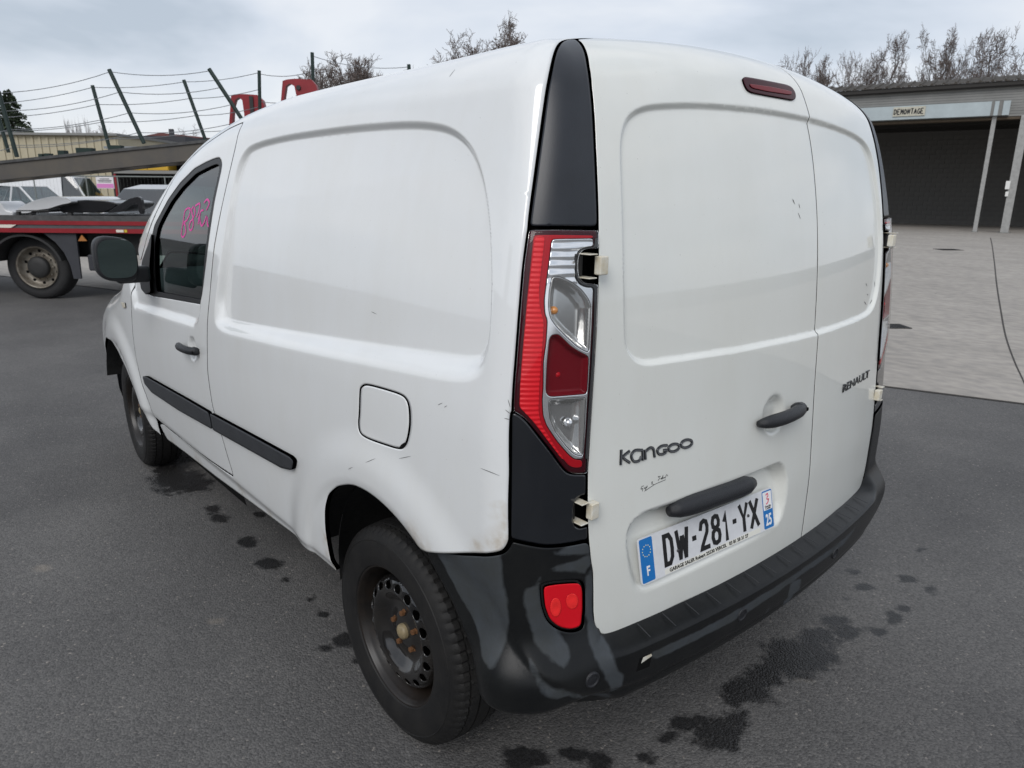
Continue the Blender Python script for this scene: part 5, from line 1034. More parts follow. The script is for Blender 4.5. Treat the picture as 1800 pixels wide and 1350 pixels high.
a = tl_([(203, 404), (216, 404), (222, 404)]); tbox('side_reflector', a[0, 0], a[1, 0], .008, .015, .945, .98, 'reflector_white'); tbox('side_reflector', a[1, 0]+.01, a[2, 0], .008, .015, .945, .98, 'reflector_yellow')
a = tl_([(-60, 399), (28, 399)]); mb = MB(); mb.prism([(a[0, 0], .992), (a[1, 0]-.08, .992), (a[1, 0], 1.033), (a[0, 0], 1.033)], ty*.012, tx, Z3, ty, .01); mb.build('stripe_arrow', 'reflector_white', TR)
def truck_wheel(s, d0):
    Wt = empty('wheel', tuple(tpt(s, d0, .442)), TR); ax = -ty
    mb = MB(); mb.lathe([(.285, .02), (.30, .0), (.34, .012), (.40, .006), (.43, -.02), (.442, -.05), (.442, -.23), (.43, -.26), (.40, -.28), (.29, -.27)], (0, 0, 0), ax, 64); mb.build('tyre', 'truck_tyre', Wt, True)
    mb = MB(); mb.lathe([(.29, .0), (.292, .015), (.278, .016), (.268, .0), (.262, -.05), (.245, -.085), (.20, -.10), (.165, -.085), (.15, -.05), (.145, -.04)], (0, 0, 0), ax, 56); mb.build('rim', 'truck_rim', Wt, True)
    mb = MB(); mb.lathe([(.15, -.06), (.148, -.01), (.13, .01), (.06, .02), (0, .02)], (0, 0, 0), ax, 40); mb.build('hub', 'hub_dark', Wt, True)
    for k in range(10):
        q = 2*math.pi*k/10; o_ = (tx*math.cos(q)+Z3*math.sin(q)); mb = MB(); mb.lathe([(.013, 0), (.013, .03), (0, .034)], o_*.172+ax*-.09, ax, 6); mb.build('wheel_nut', 'truck_rim', Wt)
        if k % 1 == 0: mb = MB(); q += math.pi/10; o_ = (tx*math.cos(q)+Z3*math.sin(q)); mb.lathe([(.020, 0), (.020, .004), (0, .004)], o_*.222+ax*-.0905, ax, 10); mb.build('hand_hole', 'cavity', Wt)
truck_wheel(.057, .28)
g_ = tl_([(70, 409.5), (128, 409.5), (138, 491), (125, 491), (119, 468), (108, 445), (92, 426), (80, 417)]); mb = MB(); mb.prism(g_, ty*.06, tx, Z3, ty, .03); mb.build('mudguard', 'guard_grey', TR)
mb = MB(); A = np.linspace(.25, math.pi-.2, 20); poly = [(.057+.50*math.cos(q), .442+.50*math.sin(q)*.93) for q in A]+[(.057+.47*math.cos(q), .442+.47*math.sin(q)*.93) for q in A[::-1]]; mb.prism(poly, ty*.06, tx, Z3, ty, .35); mb.build('wheel_arch', 'hub_dark', TR)
a = tl_([(143, 449), (176, 478), (130, 412), (160, 428)]); tbox('side_tank', a[0, 0], a[1, 0]+.25, .12, .5, a[1, 1], a[0, 1], 'guard_grey', bevel=.02); tbox('under_frame', a[2, 0], S1, .3, 2.1, .62, .93, 'hub_dark'); tbox('under_frame', S0, a[2, 0], .75, 1.7, .55, .93, 'hub_dark')
a = tl_([(134, 424), (148, 413)]); mb = MB(); mb.prism([(a[0, 0], a[0, 1]), (a[1, 0], a[0, 1]), ((a[0, 0]+a[1, 0])/2, a[1, 1])], ty*.04, tx, Z3, ty, .01); mb.build('hazard_plate', 'hazard_orange', TR)
# lower deck uprights that carry the upper deck
for s_ in (-2.2, 4.4):
    for d_ in (.06, 2.24): tbox('deck_column', s_, s_+.12, d_, d_+.12, 1.09, 1.95 if s_ < 0 else 2.1, 'deck_beam')
# sloping upper deck: two wheel tracks and rungs
u0, u1 = tl_([(0, 282)])[0], tl_([(356, 245.5)])[0]; sl = (u1[1]-u0[1])/(u1[0]-u0[0]); zu = lambda s: u0[1]+(s-u0[0])*sl
ua = nrm(tx+Z3*sl); un = np.cross(ua, ty); un = un if un[2] > 0 else -un; UA = [ua, ty, un]; sm_, ln = (S0+4.9)/2, (4.9-S0)/math.cos(math.atan(sl))
for d_ in (.04, .50):
    mb = MB(); mb.box(tpt(sm_, d_+.05, zu(sm_)-.135), (ln, .10, .20), UA); mb.build('upper_beam', 'deck_beam', TR)
    mb = MB(); mb.box(tpt(sm_, d_+.045, zu(sm_)-.018), (ln, .13, .035), UA); mb.build('beam_flange', 'deck_steel', TR)
for k in range(24):
    s_ = S0+.15+k*.4; mb = MB(); mb.box(tpt(s_, .32, zu(s_)-.06), (.10, .42, .04), UA); mb.build('deck_cross_bar', 'deck_beam', TR)
for px in (((62, 276), (68, 270)), ((72, 273), (80, 270)), ((96, 268), (106, 259)), ((128, 264), (155, 256)), ((184, 254), (206, 253))):
    p, q = tl_(px); tbox('deck_clamp', p[0], q[0], .06, .16, zu(p[0])-.02, zu(q[0])+.025+.3*max(q[1]-zu(q[0]), 0), 'post_green')
tops = {}
def post(name, b, t, d_, r=.026):
    pb, ptp = tl_([b, t], d_); mb = MB(); mb.tube([tpt(pb[0], d_, pb[1]), tpt(ptp[0], d_, ptp[1])], r, 8); mb.build(name, 'post_green', TR, False); return tpt(pb[0], d_, pb[1]), tpt(ptp[0], d_, ptp[1])
near = [post('deck_post', (-190, 302), (-205, 185), .06), post('deck_post', (30, 276), (-3, 160), .06), post('deck_post', (253, 252), (191.5, 122), .06), post('deck_post', (437, 228), (367, 121), .06)]
far = [post('deck_post', (15, 268), (-10, 180), .55, .024), post('deck_post', (192, 260), (162, 150), .55, .024), post('deck_post', (361, 247), (322.5, 140.5), .55, .024), post('deck_post', (457, 232), (455, 124), .55, .024)]
ext = [post('deck_post', (552, 215), (548, 92), 1.2), post('deck_post', (722, 200), (718, 113), 1.2)]
def wire(p, q, sag):
    t = np.linspace(0, 1, 9); P = p+(q-p)*t[:, None]; P[:, 2] -= sag*4*t*(1-t); mb = MB(); mb.tube(P, .0042, 4, False); mb.build('safety_wire', 'wire_grey', TR)
for row, sag in ((near, .05), (far, .03)):
    for i in range(len(row)-1):
        for f_ in (.97, .70, .42, .15):
            w = lambda r_: r_[0]+(r_[1]-r_[0])*f_
            wire(w(row[i]), w(row[i+1]), sag)
for f_ in (.95, .5): wire(far[3][0]+(far[3][1]-far[3][0])*f_, ext[0][0]+(ext[0][1]-ext[0][0])*f_*.78, .05); wire(ext[0][0]+(ext[0][1]-ext[0][0])*f_, ext[1][0]+(ext[1][1]-ext[1][0])*f_, .07)
for px, hole, d_ in (([(403, 240), (408, 168), (414, 166.5), (433, 166), (453, 167.5), (463, 177), (466, 188), (468, 240)], [(409, 232), (411, 190), (415, 176), (421.7, 171.5), (427.5, 177), (431, 202), (432, 232)], .9), ([(492, 215), (498, 143), (505, 140.5), (520, 139), (548, 140.5), (556.7, 150), (561, 170), (564, 215)], [(499, 208), (500.5, 173), (503.5, 152), (510, 147.5), (518.5, 152), (522.5, 170), (524, 208)], .9)):
    o_, h_ = tl_(px, d_), tl_(hole, d_); n1_, n2_ = len(o_), len(h_)
    r_ = delaunay_2d_cdt([Vector(p) for p in np.concatenate([o_, h_])], [(i, (i+1) % n1_) for i in range(n1_)]+[(n1_+i, n1_+(i+1) % n2_) for i in range(n2_)], [], 0, 1e-6, True)
    V2 = np.array([(v.x, v.y) for v in r_[0]]); T = np.array([f for f in r_[2]]); cen = V2[T].mean(1); T = T[inside(o_, cen) & ~inside(h_, cen)]
    V = [tpt(p[0], d_, p[1]) for p in V2]; o = mesh_obj('gantry_plate', V, T, 'rail_red', TR); so = o.modifiers.new('s', 'SOLIDIFY'); so.thickness = .10; so.offset = 0
a = tl_([(440, 170), (450, 215)], .9); tbox('gantry_band', a[0, 0], a[1, 0], .83, .845, a[1, 1], a[0, 1], 'hub_dark')
p = tl_([(526, 155)], .9)[0]; mb = MB(); mb.lathe([(.035, 0), (.03, .02), (0, .02)], tpt(p[0], .85, p[1]), -ty, 12); mb.build('gantry_pivot', 'hub_dark', TR)
for s_ in (3.15, 4.05): tbox('gantry_leg', s_, s_+.14, .85, 1.0, 1.09, 2.4, 'rail_red')
# ================================================================== CARS
glassy('car_glass', (.22, .28, .29), .12); mat('car_rim', (.35, .35, .36), .3, metal=.8); mat('car_lamp', (.55, .57, .6), .15, metal=.4, coat=1); mat('car_tail', (.4, .02, .02), .2, coat=1); mat('car_black', (.012, .012, .014), .35, coat=.6); mat('car_white', (.74, .75, .76), .3, coat=1, var=.1, vscale=2); mat('car_grey', (.10, .11, .12), .3, coat=1); mat('car_silver', (.42, .45, .48), .3, metal=.4, coat=1)
def make_car(name, loc, rz, paint_, Lc=4.1, Wd=1.75, Hh=1.46, kind='hatch', label='', group=None, wheels=True):
    C_ = empty(name, loc, rz=rz); tag(C_, label, 'car' if kind != 'van' else 'van', group)
    if kind == 'hatch': belt = [(0, .62), (.05, .80), (.22, .92), (.35, .96), (.8, .98), (.97, .93), (1, .62)]; roof = [(.30, .98), (.42, 1.36/1.46*Hh), (.55, Hh), (.80, .97*Hh), (.965, 1.0)]
    elif kind == 'saloon': belt = [(0, .60), (.05, .76), (.25, .88), (.8, .93), (.96, .88), (1, .6)]; roof = [(.28, .90), (.42, 1.30/1.46*Hh), (.55, Hh), (.70, .96*Hh), (.86, .94)]
    else: belt = [(0, .68), (.05, .88), (.20, 1.02), (.3, 1.08), (.98, 1.10), (1, .7)]; roof = [(.20, 1.05), (.32, .92*Hh), (.45, Hh), (.97, Hh), (.995, 1.1)]
    bx_, bz_ = zip(*belt); rx_, rz_ = zip(*roof); xs = np.unique(np.r_[np.linspace(0, 1, 40), rx_]); z0 = .24; V = []; ring = 7
    for t in xs:
        zb = np.interp(t, bx_, bz_); nar_ = 1-.16*(abs(2*t-1)**4); w = Wd/2*nar_
        for y, z in ((-.92*w, z0), (-w, z0+.18), (-w, zb-.10), (-.965*w, zb), (.965*w, zb), (w, zb-.10), (w, z0+.18), (.92*w, z0)): V.append((t*Lc-Lc/2, y, z))
    n = 8; Fc = [(i*n+k, i*n+k+1, (i+1)*n+k+1, (i+1)*n+k) for i in range(len(xs)-1) for k in range(n-1)]+[tuple(range(n))[::-1], tuple((len(xs)-1)*n+k for k in range(n))]
    arches = [(.19*Lc-Lc/2), (.81*Lc-Lc/2)]
    Fc2 = []
    for f in Fc:
        c = np.mean([V[i] for i in f], 0)
        if len(f) == 4 and abs(c[1]) > Wd*.38 and any(math.hypot(c[0]-a_, (c[2]-.31)) < .33 for a_ in arches) and c[2] < .6: continue
        Fc2.append(f)
    mesh_obj('body', V, Fc2, paint_, C_, False)
    def cab(t, y_, z): return (t*Lc-Lc/2, y_, z)
    (a0, b0_), (a1, b1), (a2, b2), (a3, b3), (a4, b4) = roof; wb, wr = Wd/2*.94, Wd/2*.76
    top = [cab(a1, s*wr, b1) for s in (1, -1)]+[cab(a2, s*wr, b2) for s in (1, -1)]+[cab(a3, s*wr, b3) for s in (1, -1)]
    mesh_obj('roof', top+[(x, y, z-.04) for x, y, z in top], [(0, 1, 3, 2), (2, 3, 5, 4), (0, 2, 8, 6), (2, 4, 10, 8), (1, 7, 9, 3), (3, 9, 11, 5), (0, 6, 7, 1), (4, 5, 11, 10)], paint_, C_)
    zbl = lambda t: np.interp(t, bx_, bz_)-.01
    for s in (1, -1):
        gp = [cab(a0+.02, s*wb, zbl(a0+.02)), cab(a4-.02, s*wb, zbl(a4-.02)), cab(a3-.01, s*wr, b3-.03), cab(a2, s*wr, b2-.03), cab(a1+.01, s*wr, b1-.03)]
        if kind == 'van':
            gp = [cab(a0+.02, s*wb, zbl(a0+.02)), cab(.42, s*wb, zbl(.42)), cab(.42, s*wr, b2-.03), cab(a1+.01, s*wr, b1-.03)]; sp = [cab(.43, s*wb, zbl(.43)), cab(a4, s*wb, zbl(a4)), cab(a3, s*wr, b3-.02), cab(.43, s*wr, b2-.02)]; mesh_obj('side_panel', sp, [(0, 1, 2, 3)], paint_, C_)
        mesh_obj('side_window', gp, [tuple(range(len(gp)))], 'car_glass', C_)
        if kind != 'van':
            for tt in (.5, .72): mb = MB(); mb.tube([cab(tt, s*wb, zbl(tt)), cab(tt+.01, s*wr, np.interp(tt, rx_, rz_)-.02)], .03, 5); mb.build('pillar', paint_, C_)
        for (p_, q_) in ((gp[0], gp[-1]), (cab(a4, s*wb, zbl(a4)), cab(a3, s*wr, b3-.02))): mb = MB(); mb.tube([p_, q_], .035, 5); mb.build('pillar', paint_, C_)
    mesh_obj('windscreen', [cab(a0, wb, zbl(a0)), cab(a0, -wb, zbl(a0)), cab(a1, -wr, b1-.02), cab(a1, wr, b1-.02)], [(0, 1, 2, 3)], 'car_glass', C_)
    mesh_obj('rear_window', [cab(a4, wb, zbl(a4)), cab(a4, -wb, zbl(a4)), cab(a3, -wr, b3-.02), cab(a3, wr, b3-.02)], [(0, 1, 2, 3)], 'car_glass' if kind != 'van' else paint_, C_)
    for s in (1, -1):
        mb = MB(); mb.box((-Lc/2+.10, s*Wd*.33, .68), (.16, .34, .13)); mb.build('headlight', 'car_lamp', C_, bevel=.03); mb = MB(); mb.box((Lc/2-.05, s*Wd*.36, .80), (.08, .22, .22)); mb.build('tail_light', 'car_tail', C_, bevel=.02)
        mb = MB(); mb.box((a0*Lc-Lc/2+.25, s*(Wd/2+.06), zbl(a0)+.06), (.10, .16, .11)); mb.build('wing_mirror', paint_, C_, bevel=.03)
        if wheels:
            for a_ in arches:
                Wc = empty('wheel', (a_, s*(Wd/2-.11), .31), C_); mb = MB(); mb.lathe([(.20, .10), (.25, .105), (.29, .095), (.31, .06), (.31, -.08), (.28, -.1), (.2, -.1)], (0, 0, 0), (0, s, 0), 28); mb.build('tyre', 'truck_tyre', Wc, True); mb = MB(); mb.lathe([(.2, .10), (.19, .085), (.06, .06), (0, .07)], (0, 0, 0), (0, s, 0), 20); mb.build('rim', 'car_rim', Wc, True)
    mb = MB(); mb.box((0, 0, .30), (Lc*.9, Wd*.72, .14)); mb.box((0, 0, .7), (Lc*.45, Wd*.8, .3)); mb.build('interior', 'car_black', C_)
    return C_
tang = math.atan2(tx[1], tx[0])
def gpos(px, dist):      # a spot on the ground in a pixel's direction at a given distance
    d_ = px_dir([px])[0]; h_ = nrm(d_*[1, 1, 0]); return CAM*[1, 1, 0]+h_*dist
deckz = W0[2]+1.13
def deck(px, dep, z=1.13):
    s_ = tl_([px], dep)[0][0]; return tuple(W0+tpt(s_, dep, z))
def scrap(name, px, d0, dp, m, label, cat='car part'):
    q = chaikin(tl_(px, d0), 2, .03); mb = MB(); mb.prism(q, W0+ty*d0, tx, Z3, ty, dp); o = mb.build(name, m, bevel=.02); tag(o, label, cat); return o
scrap('car_bonnet', [(27, 375), (28, 369), (40, 361), (60, 352), (90, 345), (118, 347), (128, 356), (106, 360), (86, 367), (60, 370), (50, 375)], .35, 1.3, 'car_white', 'crumpled white car bonnet lying on the transporter deck')
scrap('car_front_end', [(104, 374), (106, 356), (122, 353), (150, 351), (185, 353), (206, 357), (200, 366), (180, 374)], .5, 1.1, 'car_black', 'broken black car front end lying on the transporter deck')
scrap('car_wing', [(-10, 382), (-10, 352), (2, 357), (8, 368), (16, 371), (23, 372), (23, 382)], .30, .5, 'car_white', 'torn white car wing at the rim of the transporter deck')
scrap('car_door_frame', [(186, 375), (205, 362), (225, 350), (242, 345), (248, 349), (251, 376), (244, 376), (242, 356), (226, 361), (214, 372)], .2, .07, 'car_black', 'bent black car door frame propped on the transporter deck')
for px in ([(28, 372), (33, 372), (33, 380), (28, 380)], [(50, 376), (55, 376), (55, 384), (50, 384)], [(118, 374), (125, 374), (125, 384), (118, 384)], [(28, 369.5), (85, 369.5), (85, 371.5), (28, 371.5)]):
    q = tl_(px, .12); mb = MB(); mb.prism(q, ty*.12, tx, Z3, ty, .05); mb.build('deck_stop', 'hub_dark', TR)
make_car('parked_car', tuple(gpos((5, 340), 31)), tang-.1, 'car_white', 4.0, 1.7, 1.62, 'hatch', 'white hatchback parked behind the transporter beneath the cream wall')
make_car('parked_van', tuple(gpos((112, 340), 35)), tang+math.pi+.12, 'car_white', 4.4, 1.8, 2.1, 'van', 'white panel van parked behind the transporter by the pink notice')
make_car('parked_car', tuple(gpos((272, 340), 21)), tang+1.2, 'car_grey', 4.3, 1.8, 1.62, 'hatch', 'dark grey hatchback with red tail light standing by the storage shed')
make_car('parked_car', tuple(gpos((-22, 325), 37)), tang, 'car_silver', 4.2, 1.75, 1.95, 'hatch', 'silver car farther back, only its roof above the white hatchback')
# ================================================================== BUILDINGS, SHED, FENCE (left background)
mat('cream_siding', (.47, .42, .30), .6, var=.12, vscale=1.5); mat('grey_siding', (.24, .26, .28), .6, var=.15, vscale=.6); mat('red_roof', (.16, .055, .05), .7, var=.3, vscale=1); mat('shed_dark', (.03, .028, .028), .9); mat('shelf_grey', (.22, .22, .21), .7); mat('crate_yellow', (.55, .33, .03), .6); mat('fence_steel', (.22, .24, .23), .5, metal=.5); mat('sign_white', (.7, .68, .70), .5); mat('sign_pink', (.62, .22, .50), .5); mat('window_dark', (.03, .035, .04), .15)
cb = gpos((218, 330), 45.); cn = ty; CB = empty('cream_building', tuple(cb)); tag(CB, 'cream metal-clad industrial building behind the transporter', 'building')
def bl(px, base, n_=None): Q = on_plane(px, base, ty); return np.stack([(Q-base)@tx, Q[:, 2]], 1)
ht = bl([(100, 238)], cb)[0][1]; wl_ = 30.
mb = MB(); mb.box(tpt(-wl_/2, 4.5, ht/2), (wl_, 9, ht), TA); mb.build('wall', 'cream_siding', CB)
for k in range(75): mb = MB(); mb.box(tpt(-.15-k*.4, -.02, ht/2-.02), (.12, .06, ht-.06), TA); mb.build('cladding_rib', 'cream_siding', CB)
mb = MB(); mb.box(tpt(-wl_/2, 4.4, ht+.06), (wl_+.2, 9.3, .12), TA); mb.build('roof_edge', 'shelf_grey', CB)
gb = gpos((245, 330), 66.); hg = bl([(245, 240)], gb)[0][1]; GB = empty('grey_building', tuple(gb)); tag(GB, 'long grey industrial building beyond the cream one', 'building')
mb = MB(); mb.box(tpt(-.5, 6, hg/2-.3), (9.0, 12, hg-.6), TA); mb.build('wall', 'grey_siding', GB); mb = MB(); mb.box(tpt(-.5, 6, hg-.3), (9.3, 12.4, .7), TA); mb.build('roof_parapet', 'guard_grey', GB)
mb = MB(); mb.box(tpt(2.6, 1, hg+.3), (.3, .3, .7), TA); mb.build('flue', 'guard_grey', GB)
rb = gpos((318, 330), 76.); hr = bl([(318, 243)], rb)[0][1]; RB = empty('red_roofed_building', tuple(rb)); tag(RB, 'distant building with dark red pitched roof beside the grey one', 'building')
mb = MB(); mb.box(tpt(0, 5, hr/2), (6.5, 10, hr), TA); mb.build('wall', 'grey_siding', RB); mb = MB(); mb.prism([(-3.6, hr), (-1.2, hr+.45), (3.6, hr)], -ty*.3, tx, Z3, ty, 10.6); mb.build('roof', 'red_roof', RB)
for k in range(3): mb = MB(); mb.box(tpt(-2+k*1.8, -.02, hr*.7), (.9, .06, .8), TA); mb.build('window', 'window_dark', RB)
sb_ = gpos((262, 330), 38.); hs_ = bl([(262, 262), (262, 300), (262, 286)], sb_); SH = empty('storage_shed', tuple(sb_)); tag(SH, 'dark open storage shed with a shelf, right of the cream building', 'shed')
mb = MB(); mb.box(tpt(.1, 5, hs_[0, 1]/2), (3.6, .1, hs_[0, 1]), TA); mb.box(tpt(-1.6, 2.5, hs_[0, 1]/2), (.1, 5, hs_[0, 1]), TA); mb.box(tpt(1.9, 2.5, hs_[0, 1]/2), (.1, 5, hs_[0, 1]), TA); mb.build('wall', 'shed_dark', SH)
mb = MB(); mb.box(tpt(.1, 2.5, hs_[0, 1]+.05), (3.8, 5.2, .1), TA); mb.build('roof', 'grey_siding', SH); mb = MB(); mb.box(tpt(.1, .6, hs_[1, 1]-.06), (3.4, 1.2, .14), TA); mb.build('shelf', 'shelf_grey', SH)
for s_ in (-1.5, 1.8): mb = MB(); mb.box(tpt(s_, .0, hs_[1, 1]/2-.1), (.08, .08, hs_[1, 1]-.1), TA); mb.build('shelf_post', 'rail_red', SH)
for k, s_ in enumerate((-.48, .50)):
    cz = hs_[1, 1]+.005; Y_ = empty('yellow_crate', tuple(sb_+tpt(s_, .45, cz))); tag(Y_, ('open yellow crate on the shed shelf next to the cream wall', 'open yellow crate on the shed shelf, farther from the cream wall')[k], 'crate', 'yellow crates on the shelf')
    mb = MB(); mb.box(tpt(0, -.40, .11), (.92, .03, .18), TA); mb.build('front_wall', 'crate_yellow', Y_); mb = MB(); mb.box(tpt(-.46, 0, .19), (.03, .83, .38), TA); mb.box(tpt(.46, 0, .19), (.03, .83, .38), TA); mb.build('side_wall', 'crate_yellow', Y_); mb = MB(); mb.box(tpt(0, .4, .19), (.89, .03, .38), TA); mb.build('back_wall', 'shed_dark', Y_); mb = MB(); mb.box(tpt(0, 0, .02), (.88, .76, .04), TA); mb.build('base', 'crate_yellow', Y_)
fb = gpos((150, 330), 28.); FE = empty('wire_fence', tuple(fb)); tag(FE, 'temporary wire mesh fence with steel posts before the cream building', 'fence')
hf_ = bl([(150, 309)], fb)[0][1]
for k, s_ in enumerate(bl([(-60, 320), (60, 320), (152, 320), (207, 320), (290, 320)], fb)[:, 0]): mb = MB(); mb.tube([tpt(s_, 0, 0), tpt(s_, 0, hf_)], .022, 6); mb.build('fence_post', 'fence_steel', FE)
mb = MB(); mb.tube([tpt(-5.6, 0, hf_-.01), tpt(3.9, 0, hf_-.01)], .02, 6); mb.build('top_rail', 'fence_steel', FE)
mb = MB()
for k in range(80): mb.tube([tpt(-5.5+k*.115, .0, .1), tpt(-5.5+k*.115, 0, hf_-.03)], .0022, 3, False)
o = mb.build('fence_mesh', 'fence_steel', FE); tag(o, kind='stuff')
sp = bl([(170, 311), (203, 331.5)], fb); sc = (sp[0]+sp[1])/2; NS = empty('notice_board', tuple(fb+tpt(sc[0], -.06, sc[1]))); tag(NS, 'white and pink notice hung on the wire fence', 'sign'); w_, h_ = sp[1, 0]-sp[0, 0], sp[0, 1]-sp[1, 1]
mb = MB(); mb.box(tpt(0, 0, 0), (w_, .02, h_), TA); mb.build('board', 'sign_white', NS); mb = MB(); mb.box(tpt(0, -.013, -h_*.27), (w_*.96, .006, h_*.36), TA); mb.build('pink_field', 'sign_pink', NS)
for k, ww in enumerate((.55, .8, .72)): mb = MB(); mb.box(tpt(0, -.013, h_*(.33-k*.13)), (w_*ww, .006, h_*.055), TA); mb.build('text_line', 'guard_grey', NS)
# ================================================================== TREES
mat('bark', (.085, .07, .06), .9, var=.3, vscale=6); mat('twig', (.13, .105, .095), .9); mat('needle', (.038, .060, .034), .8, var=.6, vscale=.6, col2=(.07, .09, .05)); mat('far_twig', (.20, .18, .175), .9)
def bare_tree(name, base, H, label, seed, spread=.62, m='twig', levels=5, grp=None, upright=.22, first=.34, cw=.30):
    r_ = np.random.default_rng(seed); T_ = empty(name, tuple(base)); tag(T_, label, 'tree', grp); tk, cr = MB(), MB()
    def grow(p, d_, ln, rad, lv):
        n = 3 if lv < 3 else 2; pts = [p]; q = p.copy(); dd = d_.copy()
        for i in range(n):
            dd = nrm(dd+r_.normal(0, .13+.03*lv, 3)+np.array([0, 0, .05])); q = q+dd*ln/n; pts.append(q.copy())
        rads = np.linspace(rad, rad*.62, n+1); (tk if lv < 2 else cr).tube(pts, rads, 6 if lv < 2 else 3, False)
        if lv >= levels: return
        k = {0: 7, 1: 6, 2: 5, 3: 5, 4: 4}.get(lv, 3)
        for j in range(k):
            f_ = (first+(1-first)*(j+r_.random())/k) if lv == 0 else (.25+.75*(j+r_.random())/k); f_ = min(f_, .999); i0 = int(f_*n); w = f_*n-i0; pp = pts[i0]*(1-w)+pts[i0+1]*w
            a_ = nrm(np.cross(dd, r_.normal(0, 1, 3))); sp_ = spread*(.7+.6*r_.random()); nd = nrm(dd*math.cos(sp_*1.3)+a_*math.sin(sp_*1.3)+np.array([0, 0, upright*(.5 if lv else 1)*r_.random()]))
            grow(pp, nd, ln*(.52 if lv == 0 else .56)*(1.2-.55*f_ if lv == 0 else 1)*(.8+.4*r_.random()), max(rad*.45*(1.1-.5*f_), .014), lv+1)
    grow(np.zeros(3), np.array([0, 0, 1.]), H*.55, H*.020, 0)
    B_ = np.array(cr.v); tp_ = B_[B_[:, 2] > .6*B_[:, 2].max()]; cx_, cy_, cz_ = tp_.mean(0)
    for mb_ in (tk, cr): mb_.v = [(x-cx_*min(z/cz_, 1.), y-cy_*min(z/cz_, 1.), z) for x, y, z in mb_.v]
    A_ = np.array(tk.v+cr.v); zs = H/np.percentile(A_[:, 2], 99.6); rs = min(zs, cw*H/np.percentile(np.hypot(A_[:, 0], A_[:, 1]), 97))
    for mb_ in (tk, cr): mb_.v = [(x*rs, y*rs, z*zs) for x, y, z in mb_.v]
    tk.build('trunk', 'bark', T_, True); o = cr.build('crown', m, T_)
    return T_
def tree_px(pxc, ytop, dist, label, seed, **k):
    b = gpos((pxc, 330), dist); d_ = px_dir([(pxc, ytop)])[0]; h_ = CAM[2]+dist*d_[2]/np.hypot(d_[0], d_[1]); return bare_tree('bare_tree', b, h_, label, seed, **k)
G1, G2 = 'bare trees behind the warehouse', 'bare trees behind the van'
tree_px(1518, 68, 58, 'rounded bare tree rising over the warehouse eave beside the van roof', 3, grp=G1, cw=.19)
tree_px(1622, 52, 60, 'tall bare tree above the DEMONTAGE sign, left of a twin', 11, grp=G1, cw=.20); tree_px(1690, 58, 60, 'bare tree above the slender warehouse post, right of its twin', 12, grp=G1, cw=.20)
tree_px(1822, 25, 56, 'bare tree at the far end of the warehouse roof, partly seen', 14, grp=G1, spread=.65)
tree_px(1400, 92, 62, 'small bare tree showing over the right edge of the van roof', 15, grp=G1, cw=.2); tree_px(1445, 105, 66, 'low bare bushy tree just above the warehouse eave end', 16, grp=G1, cw=.2)
tree_px(845, 50, 48, 'bare twiggy tree showing above the van roof near the black corner trim', 21, grp=G2, spread=.75, cw=.40, levels=5); tree_px(905, 42, 50, 'bare twiggy tree closest to the black corner trim', 22, grp=G2, spread=.75, cw=.36, levels=5)
tree_px(610, 108, 46, 'bare bushy tree behind the red gantry plates', 23, grp=G2); tree_px(580, 128, 44, 'low bare shrub beside the second red gantry plate', 24, grp=G2); tree_px(650, 104, 50, 'slim bare tree right of the bushy one above the van roof', 25, grp=G2, spread=.35); tree_px(735, 103, 60, 'distant bare tree barely topping the van roof', 26, grp=G2)
G3 = 'distant poplars'
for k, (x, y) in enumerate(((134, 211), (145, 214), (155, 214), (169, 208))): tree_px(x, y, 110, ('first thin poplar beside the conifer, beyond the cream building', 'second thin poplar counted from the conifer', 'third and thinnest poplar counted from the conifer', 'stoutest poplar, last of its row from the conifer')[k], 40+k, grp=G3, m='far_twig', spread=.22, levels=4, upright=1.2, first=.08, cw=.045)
tree_px(190, 222, 100, 'round hazy bare tree beyond the cream building corner', 50, m='far_twig', levels=4); tree_px(343, 226, 95, 'round hazy bare tree beyond the red roof', 51, m='far_twig', levels=4)
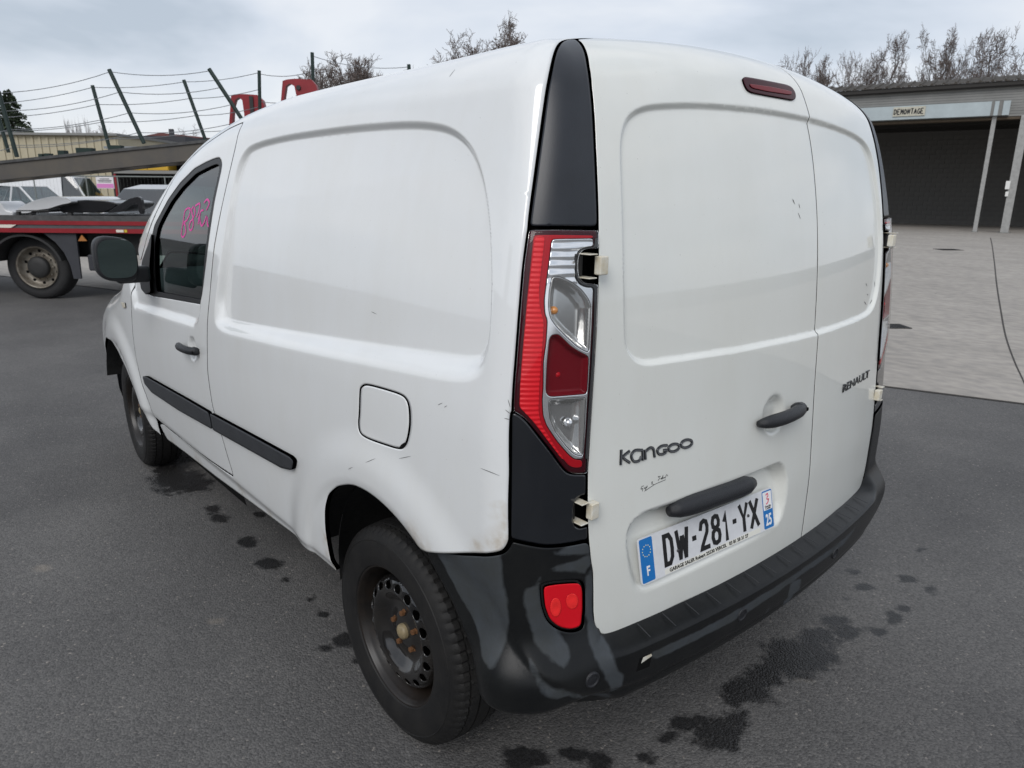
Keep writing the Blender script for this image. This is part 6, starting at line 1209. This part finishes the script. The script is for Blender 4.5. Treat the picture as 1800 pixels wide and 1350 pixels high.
def conifer(pxc, ytop, dist, label, seed):
    b = gpos((pxc, 330), dist); d_ = px_dir([(pxc, ytop)])[0]; H = CAM[2]+dist*d_[2]/np.hypot(d_[0], d_[1]); r_ = np.random.default_rng(seed); T_ = empty('conifer', tuple(b)); tag(T_, label, 'tree')
    mb = MB(); mb.tube([(0, 0, 0), (.05, 0, H*.5), (0, 0, H*.98)], [.28, .16, .03], 7); mb.build('trunk', 'bark', T_, True)
    V = []; Fc = []; nb_ = 420
    for k in range(nb_):
        f_ = r_.random()**.75; z = H*(.10+.89*f_); az = r_.random()*6.283; R0 = (H*.46)*(1-f_)*(.45+.75*r_.random())+.06; o_ = np.array([math.cos(az), math.sin(az), 0]); s_ = np.array([-o_[1], o_[0], 0])
        for j in range(9):
            t = .25+.75*j/8; c = o_*R0*t+np.array([0, 0, z-.28*R0*t*t+.16*R0*t]); wv = (.16+.10*r_.random())*(1-.6*f_); 
            for q in range(3):
                dv = nrm(o_*(.5+r_.random())+s_*r_.normal(0, 1)+np.array([0, 0, r_.normal(.1, .35)])); e_ = nrm(np.cross(dv, r_.normal(0, 1, 3))); i0 = len(V); V += [c, c+dv*wv*1.7+e_*wv*.5, c+dv*wv*1.7-e_*wv*.5]; Fc.append((i0, i0+1, i0+2))
    mesh_obj('crown', V, Fc, 'needle', T_)
conifer(40, 158, 64, 'dark green conifer standing behind the cream building', 5)
conifer(-70, 178, 66, 'broader conifer behind the cream building, mostly cut by the picture edge', 6)
# workshop across the yard: what the van's flank and glass mirror
mat('mirror_wall', (.14, .14, .145), .8, var=.2, vscale=.5)
WS = empty('workshop_block', (3.0, 26., 0)); tag(WS, 'grey workshop block across the yard, mirrored in the van side panel', 'building')
mb = MB(); mb.box((0, 3, 3.0), (40, 6, 6.0)); mb.build('low_wing', 'mirror_wall', WS); mb = MB(); mb.box((1.5, 2.6, 5.2), (4.2, 6, 10.4)); mb.build('tower', 'mirror_wall', WS); mb = MB(); mb.box((0, 3, 6.08), (40.6, 6.6, .16)); mb.build('roof_edge', 'shelf_grey', WS)
